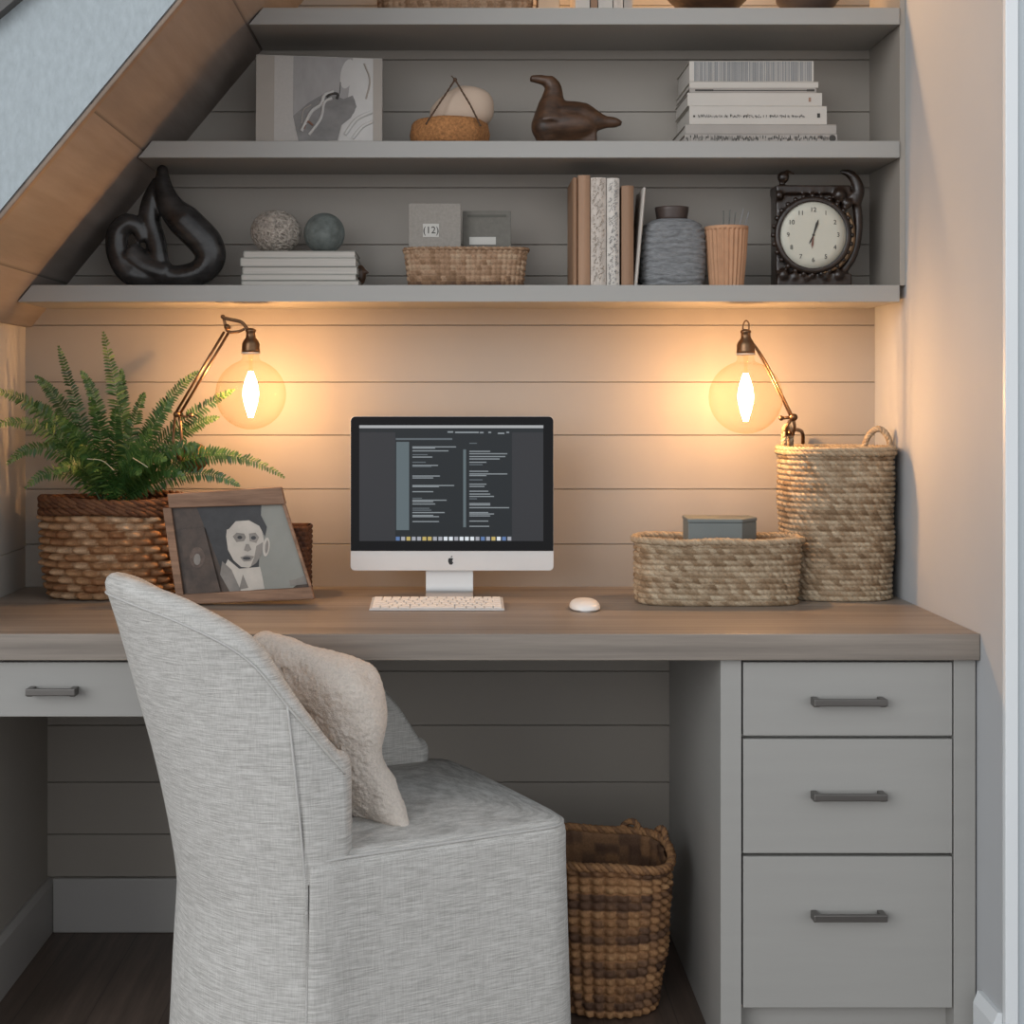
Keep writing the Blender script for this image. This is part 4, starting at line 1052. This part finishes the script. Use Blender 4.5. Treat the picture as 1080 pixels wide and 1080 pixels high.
# stacked books
zc = Z2
BK = [  # x0, x1, thickness px, cover, label, text kind
    (722, 883, 9, cover_g, 'bottom book of the white stack, with a dark lettered spine', 2),
    (722.5, 882, 10, cover_g, 'plain beige-grey book, second from the bottom of the white stack', 0),
    (727, 872, 19.5, cover_w, 'thick white book with a line of dark lettering on its spine', 1),
    (725, 867, 14, cover_w, 'white book with a small rust emblem near the right end of its spine', 3),
    (727, 861, 5, cover_g, 'thin dark-edged book under the striped one', 4),
    (727, 863, 6.5, cover_w, 'thin white book directly beneath the striped book', 0),
    (727, 858, 22, cover_w, 'top book of the stack, its spine striped grey and white like a barcode', 5)]
for i, (xa, xb, t_, mt, lb, kind) in enumerate(BK):
    Yb = -.205; h = sz(t_, Yb) - .0002; x0, x1 = at(xa, 0, Yb).x, at(xb, 0, Yb).x; y1 = -.03 + .006 * (i % 3)
    g = thing('stacked_book', lb, 'book', ((x0 + x1) / 2, (Yb + y1) / 2, zc), 'stack of books on the middle shelf')
    ct = .0014
    b = MB(); b.box(x0, x1, Yb, y1, zc, zc + ct); b.box(x0, x1, Yb, y1, zc + h - ct, zc + h); b.box(x0, x1, Yb, Yb + .0015, zc + ct, zc + h - ct)
    b.build('cover', mt, g, bevel=.0004, seg=1)
    MB().box(x0 + .003, x1 - .003, Yb + .0016, y1 - .003, zc + ct, zc + h - ct).build('pages', paper, g)
    r3 = random.Random(i + 11); mk = MB(); yy = Yb - .0006
    def glyphs(xa_, xb_, zc_, hh_):
        x = xa_
        while x < xb_:
            w_ = r3.uniform(.0012, .0028)
            for _ in range(2):
                z_a = zc_ + r3.uniform(-.5, .1) * hh_; mk.box(x, x + w_ * r3.uniform(.25, .9), yy, Yb - .0001, z_a, z_a + hh_ * r3.uniform(.15, .6))
            if r3.random() < .14: x += .003
            x += w_ + .0007
    zm = zc + h / 2
    if kind == 1: glyphs(x0 + .018, x1 - .045, zm - .002, .0075); MB().box(x0 + .008, x0 + .012, yy, Yb - .0001, zm - .004, zm).build('spine_mark', ink, g); MB().box(x1 - .02, x1 - .014, yy, Yb - .0001, zm - .005, zm + .004).build('spine_mark', ink, g)
    if kind == 2: glyphs(x0 + .003, x1 - .02, zm, .012); MB().lathe([(1e-7, -.0007), (.007, -.0007), (.007, 0)], (x1 - .01, Yb, zm), 16, ax='y').build('round_mark', ink, g)
    if kind == 3: mk.box(x1 - .028, x1 - .023, yy, Yb - .0001, zm - .005, zm + .004)
    if kind == 4: mk.box(x0 + .012, x0 + .05, yy, Yb - .0001, zm - .0015, zm + .002); mk.box(x1 - .02, x1 - .004, yy, Yb - .0001, zm - .002, zm + .002); mk.box(x0 + .05, x1 - .02, yy, Yb - .0001, zm - .001, zm + .0008)
    if kind == 5:
        x = x0 + .010
        while x < x1 - .003:
            w_ = r3.choice((.0008, .0014, .0022, .0034)); mk.box(x, min(x + w_, x1 - .002), yy, Yb - .0001, zc + .0012, zc + h - .0012); x += w_ + r3.choice((.0006, .001, .0016))
    if mk.v: mk.build('spine_print', (greyink if kind == 5 else M('rust_print', (.3, .18, .13), .8) if kind == 3 else ink), g)
    zc += h + .0002

# ------------------------------------------------------------------ top shelf
c = Vector((at(480, 0, -.14).x, -.125, Z3)); hh = .085
b, inv, T = weave(superell(sz(80, -.14), .068, 5), hh, 7, .013, .005, lambda q: 1 + .04 * q, slant=.15, offs=.0, tonef=lambda u, q, t, r: t + .05)
tag(recentre(place(b, c).build('wicker_tray', wicker_t, None, smooth=True)), 'long wicker basket on the top shelf, cut off by the picture edge', 'basket')
o = MB().box(at(567, 0, -.15).x, at(590, 0, -.15).x, -.17, -.09, Z3, Z3 + .055).build('wooden_block', M('pale_block', (.5, .36, .24), .6), None, bevel=.004)
tag(recentre(o), 'small pale block between the wicker basket and the books, top shelf', 'ornament')
for xa, xb, mt, lb, h in ((607, 622, cover_w, 'cream book at the left end of the top shelf row', .20), (623, 630, cover_b, 'narrow dark brown book, second in the top shelf row', .19), (631, 646, cover_w, 'white book in the middle of the top shelf row', .21), (647, 657, cream_sp, 'cream mottled book, second from the right in the top shelf row', .2), (658, 667, cover_g, 'grey book at the right end of the top shelf row', .185)):
    x0, x1 = at(xa, 0, -.19).x, at(xb, 0, -.19).x
    g = thing('upright_book', lb, 'book', ((x0 + x1) / 2, -.12, Z3), 'books on the top shelf')
    b = MB(); b.box(x0, x0 + .002, -.19, -.05, Z3, Z3 + h); b.box(x1 - .002, x1, -.19, -.05, Z3, Z3 + h); b.box(x0 + .002, x1 - .002, -.19, -.187, Z3, Z3 + h); b.build('cover', mt, g)
    MB().box(x0 + .0022, x1 - .0022, -.1868, -.053, Z3 + .002, Z3 + h - .003).build('pages', paper_v, g)
c = Vector((at(853, 0, -.14).x, -.13, Z3))
o = MB().lathe([(1e-7, 0), (.026, 0), (.028, .003), (.045, .012), (.066, .04), (.07, .07), (.055, .10), (.03, .12), (.026, .14), (.032, .15), (.026, .148), (.02, .13)], c, 40).build('dark_vase', jar_rim, None, smooth=True)
tag(recentre(o), 'round dark vase on the right part of the top shelf, only its foot showing', 'vase')
c = Vector((at(748, 0, -.14).x, -.13, Z3))
o = MB().lathe([(1e-7, 0), (.03, 0), (.032, .004), (.06, .02), (.085, .045), (.088, .05), (.08, .046), (.05, .02), (1e-7, .012)], c, 40).build('wooden_bowl', duck_m, None, smooth=True)
tag(recentre(o), 'dark wooden bowl on the top shelf right of the books, only its foot showing', 'bowl')
# slim picture light washing the top compartment
pl = thing('picture_light', 'slim brass strip light fixed to the wall above the top shelf', 'lamp', (.25, -.001, 2.36))
MB().tube([(-.02, -.05, 2.36), (.76, -.05, 2.36)], .012, 14).build('shade', bronze, pl, smooth=True)
MB().box(.0, .74, -.054, -.046, 2.345, 2.349).build('diffuser', emis('strip_glow', (1, .6, .3), 6), pl)
for x_ in (.1, .6): MB().tube([(x_, -.05, 2.36), (x_, -.001, 2.36)], .004, 8).build('bracket', bronze, pl)
ld = bpy.data.lights.new('strip_light', 'AREA'); ld.shape = 'RECTANGLE'; ld.size = .7; ld.size_y = .02; ld.energy = 7; ld.color = (1, .58, .27)
lo = bpy.data.objects.new('strip_light', ld); COL.objects.link(lo); lo.location = (.37, -.05, 2.34); lo.parent = pl; lo.matrix_parent_inverse = Matrix.Translation(-Vector(pl.location))

# ------------------------------------------------------------------ waste basket
c = Vector((.298, -.385, .0008))
wbk = thing('waste_basket', 'tall brown and black banded woven basket on the floor behind the chair', 'basket', c)
H = .296
band = lambda r: (.0 if r % 4 in (1, 2) else .28)
b, inv, T = weave(superell(.123, .110, 2.3), H, 18, .026, .0135, lambda q: interp([0, .06, .5, 1], [.74, .80, .93, 1.0], q), slant=.1, offs=0, sub=7, vsub=6, up=1.1,
                  zf=lambda u, q: q ** 4 * (.012 * math.sin(2 * PI * (u - .1)) + .006 * math.sin(6 * PI * u)), tonef=lambda u, q, t, r: t * .7 + .08 + band(r) + (.1 if r > 14 else 0), wob=.005, th=.010)
place(b, c).build('woven_body', banana, wbk, smooth=True)
b = MB()
ring = [Vector((*inv(i / 120), H + .004 + .012 * math.sin(2 * PI * (i / 120 - .1)) + .006 * math.sin(6 * PI * i / 120))) for i in range(120)]
rope(b, ring, .0085, 3, .035)
place(b, c).build('braided_rim', banana, wbk, smooth=True)
for a_ in (.07, .17):
    b = MB(); p = inv(a_); 
    pts = smooth_pts([(inv(a_ - .03)[0], inv(a_ - .03)[1], H + .002), (inv(a_ - .015)[0], inv(a_ - .015)[1], H + .022), (p[0], p[1], H + .028), (inv(a_ + .02)[0], inv(a_ + .02)[1], H + .020), (inv(a_ + .035)[0], inv(a_ + .035)[1], H + .002)], 24)
    rope(b, pts, .006, 3, .02, closed=False); place(b, c).build('loop_handle', banana, wbk, smooth=True)

# ------------------------------------------------------------------ chair
ANG = math.radians(26); CO = Vector((-.142, -.655, 0))
d_ = Vector((math.cos(ANG), math.sin(ANG), 0)); v_ = Vector((-math.sin(ANG), math.cos(ANG), 0))
HV = .245; SEAT = .468
def CW(u, v, z): return CO + d_ * u + v_ * v + Vector((0, 0, z))
chair = thing('slipcovered_chair', 'oatmeal linen slipcovered chair with curved back, pulled up to the worktop', 'chair', CO)
near = [(-.155, -HV, .622, 0), (-.185, -HV - .002, .668, .02), (-.215, -HV + .004, .735, .055), (-.245, -HV + .024, .812, .085), (-.292, -HV * .70, .862, .115), (-.328, -HV * .36, .886, .132)]
ctrl = near + [(-.340, 0, .893, .138)] + [(u, -v, h, l) for u, v, h, l in near[:1:-1]] + [(-.17, HV, .715, .02), (-.09, HV, .695, 0), (0, HV, .68, 0), (.07, HV, .652, 0), (.13, HV, .595, 0), (.185, HV, .515, 0)]
NC = len(ctrl) - 1
NP = 121
_c = [Vector(c) for c in ctrl]
def cr4(g):
    k = min(NC - 1, int(g)); t = g - k; P_ = [_c[0] * 2 - _c[1]] + _c + [_c[-1] * 2 - _c[-2]]
    a, b_, c, d = P_[k:k + 4]
    return .5 * ((2 * b_) + (c - a) * t + (2 * a - 5 * b_ + 4 * c - d) * t * t + (3 * b_ - a - 3 * c + d) * t ** 3)
pth4 = [cr4(NC * i / (NP - 1)) for i in range(NP)]; pth = [Vector((p[0], p[1], 0)) for p in pth4]
def ci(i): return NC * i / (NP - 1)
def Hi(i): return pth4[i][2]
S0 = next(i for i in range(NP) if ci(i) >= 2.0); S1 = next(i for i in range(NP) if ci(i) >= 10.0)
def zb_(i): return .004 if S0 <= i <= S1 else SEAT - .045
def nrm(i):
    a, b_ = pth[max(0, i - 1)], pth[min(NP - 1, i + 1)]; t_ = (b_ - a).normalized(); return Vector((t_.y, -t_.x, 0))
sgn = -1 if nrm(NP // 2).x > 0 else 1
def SP(i, z, off):
    n_ = nrm(i) * sgn; fl_ = .020 * max(0, 1 - z / .35)
    wav = .003 * noise.noise(Vector((ci(i) * .7, z * 5, 3)))
    u = pth[i].x + n_.x * (off + fl_ + wav) - max(0, pth4[i][3]) * max(0, (z - .34) / .56) ** 1.35; v = pth[i].y + n_.y * (off + fl_ * .5 + wav)
    v *= 1 - .05 * max(0, (z - .5) / .4)
    return CW(u, v, z)
TH = .052
vs = []; nrow = 0
outer = 30; arc = 8; inn = 14
for i in range(NP):
    h = Hi(i); r = TH / 2; zb0_ = zb_(i)
    col = []
    for k in range(outer + 1): col.append(SP(i, zb0_ + (h - r - zb0_) * k / outer, 0.004))
    for k in range(1, arc + 1):
        a = PI * k / arc; col.append(SP(i, h - r + r * math.sin(a), .004 - r + r * math.cos(a)))
    for k in range(1, inn + 1): col.append(SP(i, (h - r) + (.42 - (h - r)) * k / inn, .004 - TH))
    vs += col; nrow = len(col)
fs = [(i * nrow + k, (i + 1) * nrow + k, (i + 1) * nrow + k + 1, i * nrow + k + 1) for i in range(NP - 1) for k in range(nrow - 1)]
# wing end caps (rounded front edges)
ob = MB(); ob.add(vs, fs)
for e, s_ in ((0, 1), (NP - 1, -1)):
    m_ = 8; capv = []; h = Hi(e); r = TH / 2; prs = []
    for k in range(outer + 1): prs.append((vs[e * nrow + k], SP(e, zb_(e) + (h - r - zb_(e)) * k / outer, .004 - TH)))
    for k in range(1, arc // 2 + 1): prs.append((vs[e * nrow + outer + k], vs[e * nrow + outer + arc - k]))
    for A_, B_ in prs:
        for j in range(m_ + 1):
            f = j / m_; w_ = (A_ - B_).length; capv.append(A_.lerp(B_, f) + d_ * math.sin(PI * f) * min(w_, TH) * .42)
    ob.add(capv, [(q * (m_ + 1) + j, q * (m_ + 1) + j + 1, (q + 1) * (m_ + 1) + j + 1, (q + 1) * (m_ + 1) + j) for q in range(len(prs) - 1) for j in range(m_)])
ob.build('backrest', linen_m, chair, smooth=True)

# seat base / skirt : closed plan loop
def loop_pts(ins=0):
    L_ = []
    FU = .266; cr = .055; hv = HV + .008
    for i in range(NP):
        w_ = 1 if (i < S0 or i > S1) else 0
        p = pth[i] + nrm(i) * sgn * (.0085 if w_ else -.006); L_.append((p.x, p.y))
    L_[0] = (L_[0][0], -hv); L_[-1] = (L_[-1][0], hv)
    right = [(.185 + (FU - cr - .185) * k / 4, hv) for k in range(1, 5)]
    c1 = [(FU - cr + cr * math.sin(a), hv - cr + cr * math.cos(a)) for a in [PI / 2 * k / 8 for k in range(1, 9)]]
    fr = [(FU + .004, (hv - cr) * (1 - 2 * k / 10)) for k in range(1, 10)]
    c2 = [(FU - cr + cr * math.cos(a), -hv + cr - cr * math.sin(a)) for a in [PI / 2 * k / 8 for k in range(0, 9)]]
    left = [(FU - cr - (FU - cr + .150) * k / 8, -hv) for k in range(1, 8)]
    return L_ + right + c1 + fr + c2 + left
lp = loop_pts(); n = len(lp)
def inset(poly, dd):
    out = []; N = len(poly)
    for i in range(N):
        a, b_ = Vector((*poly[i - 1], 0)), Vector((*poly[(i + 1) % N], 0)); t_ = (b_ - a).normalized(); nn = Vector((t_.y, -t_.x, 0)) * (-1)
        out.append((poly[i][0] + nn.x * dd * sg2, poly[i][1] + nn.y * dd * sg2))
    return out
# orientation
area = sum(lp[i][0] * lp[(i + 1) % n][1] - lp[(i + 1) % n][0] * lp[i][1] for i in range(n)); sg2 = 1 if area > 0 else -1
rows_ = []
for k in range(13):
    z = .004 + (SEAT - .028 - .004) * k / 12; rows_.append(([(x + 0, y) for x, y in inset(lp, -.012 * max(0, 1 - z / .4))], z))
for k in range(1, 7):
    a = PI / 2 * k / 6; rows_.append((inset(lp, .028 * (1 - math.cos(a))), SEAT - .028 + .028 * math.sin(a)))
cxm = .0
for k, (q, dz) in enumerate(((.80, .008), (.55, .014), (.3, .017), (.02, .018))):
    rows_.append(([(x * q + .02 * (1 - q), y * q) for x, y in inset(lp, .03)], SEAT + dz))
vs = [CW(x, y, z + (.0015 * noise.noise(Vector((x * 12, y * 12, z * 8))))) for pl_, z in rows_ for x, y in pl_]
fs = [(k * n + i, k * n + (i + 1) % n, (k + 1) * n + (i + 1) % n, (k + 1) * n + i) for k in range(len(rows_) - 1) for i in range(n)]
MB().add(vs, fs).build('skirted_seat', linen_m, chair, smooth=True)
# piping and pleats
def zrange(i, z0, z1, n_=24, off=.006): return [SP(i, z0 + (z1 - z0) * k / n_, off) for k in range(n_ + 1)]
for i in (S0, S1):
    MB().tube(zrange(i, .006, Hi(i) - .03, 40, .0055), .0022, 6).build('piping', piping_m, chair, smooth=True)
MB().tube([SP(i, Hi(i) - TH * .62, .0055) for i in range(0, NP)], .0022, 6).build('piping', piping_m, chair, smooth=True)
so = inset(lp, .0055)
seg = [CW(x, y, SEAT - .010) for x, y in so[NP - 1:]] + [CW(*so[i], SEAT - .010) for i in range(0, S0)]
MB().tube(seg, .0030, 6).build('piping', piping_m, chair, smooth=True)

# pillow
def pillow(cs, th, name, mat, label, cat):
    b = MB(); N = 110; vs = []
    A_, B_, C_, D_ = [Vector(c) for c in cs]; nn = (B_ - A_).cross(D_ - A_).normalized()
    for side in (-1, 1):
        for j in range(N + 1):
            for i in range(N + 1):
                s, t = i / N, j / N
                # pull the edges in between the corners
                pin = .07; xx, yy = 2 * s - 1, 2 * t - 1; cf = 1 - .24 * (xx * xx * yy * yy) * (1 - s * t)
                s_, t_ = s, t; s, t = .5 + (s - .5) * cf, .5 + (t - .5) * cf
                s2 = s + (0.5 - s) * pin * 4 * t * (1 - t) * (1 if True else 0) * 1.0; t2 = t + (0.5 - t) * pin * 4 * s * (1 - s)
                p = A_.lerp(B_, s2).lerp(D_.lerp(C_, s2), t2)
                s, t = s_, t_; bmpv = math.exp(-((s - .90) / .26) ** 2 - ((t - .05) / .26) ** 2)
                p = p + Vector((.006, 0, .022)) * bmpv - Vector((.020, 0, 0)) * math.exp(-((s - 1) / .3) ** 2 - ((t - .55) / .16) ** 2)
                e = (1 - abs(2 * s - 1) ** 3.2) * (1 - abs(2 * t - 1) ** 3.2); h = (th + .018 * bmpv) * max(0, e) ** .5
                dmp = 1 if e > 0.01 else 0
                fold = .006 * math.sin(9 * s + 4 * t) * e
                pp = p + nn * side * (h + fold + dmp * .006 * noise.noise(p * 22) + dmp * .0030 * noise.noise(p * 60) + dmp * .0026 * noise.noise(p * 190))
                vs.append(pp)
    M1 = (N + 1) ** 2
    fs = [(o_ + j * (N + 1) + i, o_ + j * (N + 1) + i + 1, o_ + (j + 1) * (N + 1) + i + 1, o_ + (j + 1) * (N + 1) + i) for o_ in (0, M1) for j in range(N) for i in range(N)]
    b.add(vs, fs); import bmesh
    o = b.build(name, mat, None, smooth=True)
    bm = bmesh.new(); bm.from_mesh(o.data); bmesh.ops.remove_doubles(bm, verts=bm.verts, dist=.0008); bmesh.ops.recalc_face_normals(bm, faces=bm.faces); bm.to_mesh(o.data); bm.free()
    return tag(o, label, cat)
PT = -.66
pillow([at(238, 636, -.72), at(402, 716, -.80), at(434, 878, -.83), at(300, 850, -.66)], .056, 'throw_pillow', boucle, 'cream textured throw pillow leaning against the chair back', 'pillow')

# ------------------------------------------------------------------ light, camera
w = bpy.data.worlds.new('World'); S.world = w; w.use_nodes = True
nt = w.node_tree; bg = nt.nodes['Background']; tc = nt.nodes.new('ShaderNodeTexCoord'); sx = nt.nodes.new('ShaderNodeSeparateXYZ')
nt.links.new(tc.outputs['Generated'], sx.inputs[0])
nt.links.new(ramp(nt, sx.outputs['Z'], [(0, (.95, .97, 1.0)), (.35, (.85, .89, .93)), (.7, (.30, .33, .36))]), bg.inputs[0])
bg.inputs[1].default_value = 1.18

sl = bpy.data.lights.new('window_daylight', 'SUN'); sl.energy = 1.0; sl.angle = math.radians(38); sl.color = (.96, .98, 1.0)
so_ = bpy.data.objects.new('window_daylight', sl); COL.objects.link(so_)
dirv = Vector((.60, .76, -.30)).normalized(); so_.rotation_euler = dirv.to_track_quat('-Z', 'Y').to_euler()

cam = bpy.data.cameras.new('Camera'); co = bpy.data.objects.new('Camera', cam); COL.objects.link(co)
co.location = (0, -D, EYE); co.rotation_euler = (PI / 2, 0, 0)
cam.sensor_width = 36; cam.lens = SC * D / 1080 * 36
cam.shift_x = 60 / 1080; cam.shift_y = -120 / 1080; cam.clip_start = .05
S.camera = co
S.view_settings.view_transform = 'Standard'; S.view_settings.look = 'None'; S.view_settings.gamma = 1; S.view_settings.exposure = 0.14
S.view_settings.use_curve_mapping = False
S.cycles.max_bounces = 8; S.cycles.transparent_max_bounces = 16; S.cycles.use_denoising = True
S.cycles.sample_clamp_indirect = 4; S.cycles.caustics_reflective = False; S.cycles.caustics_refractive = False
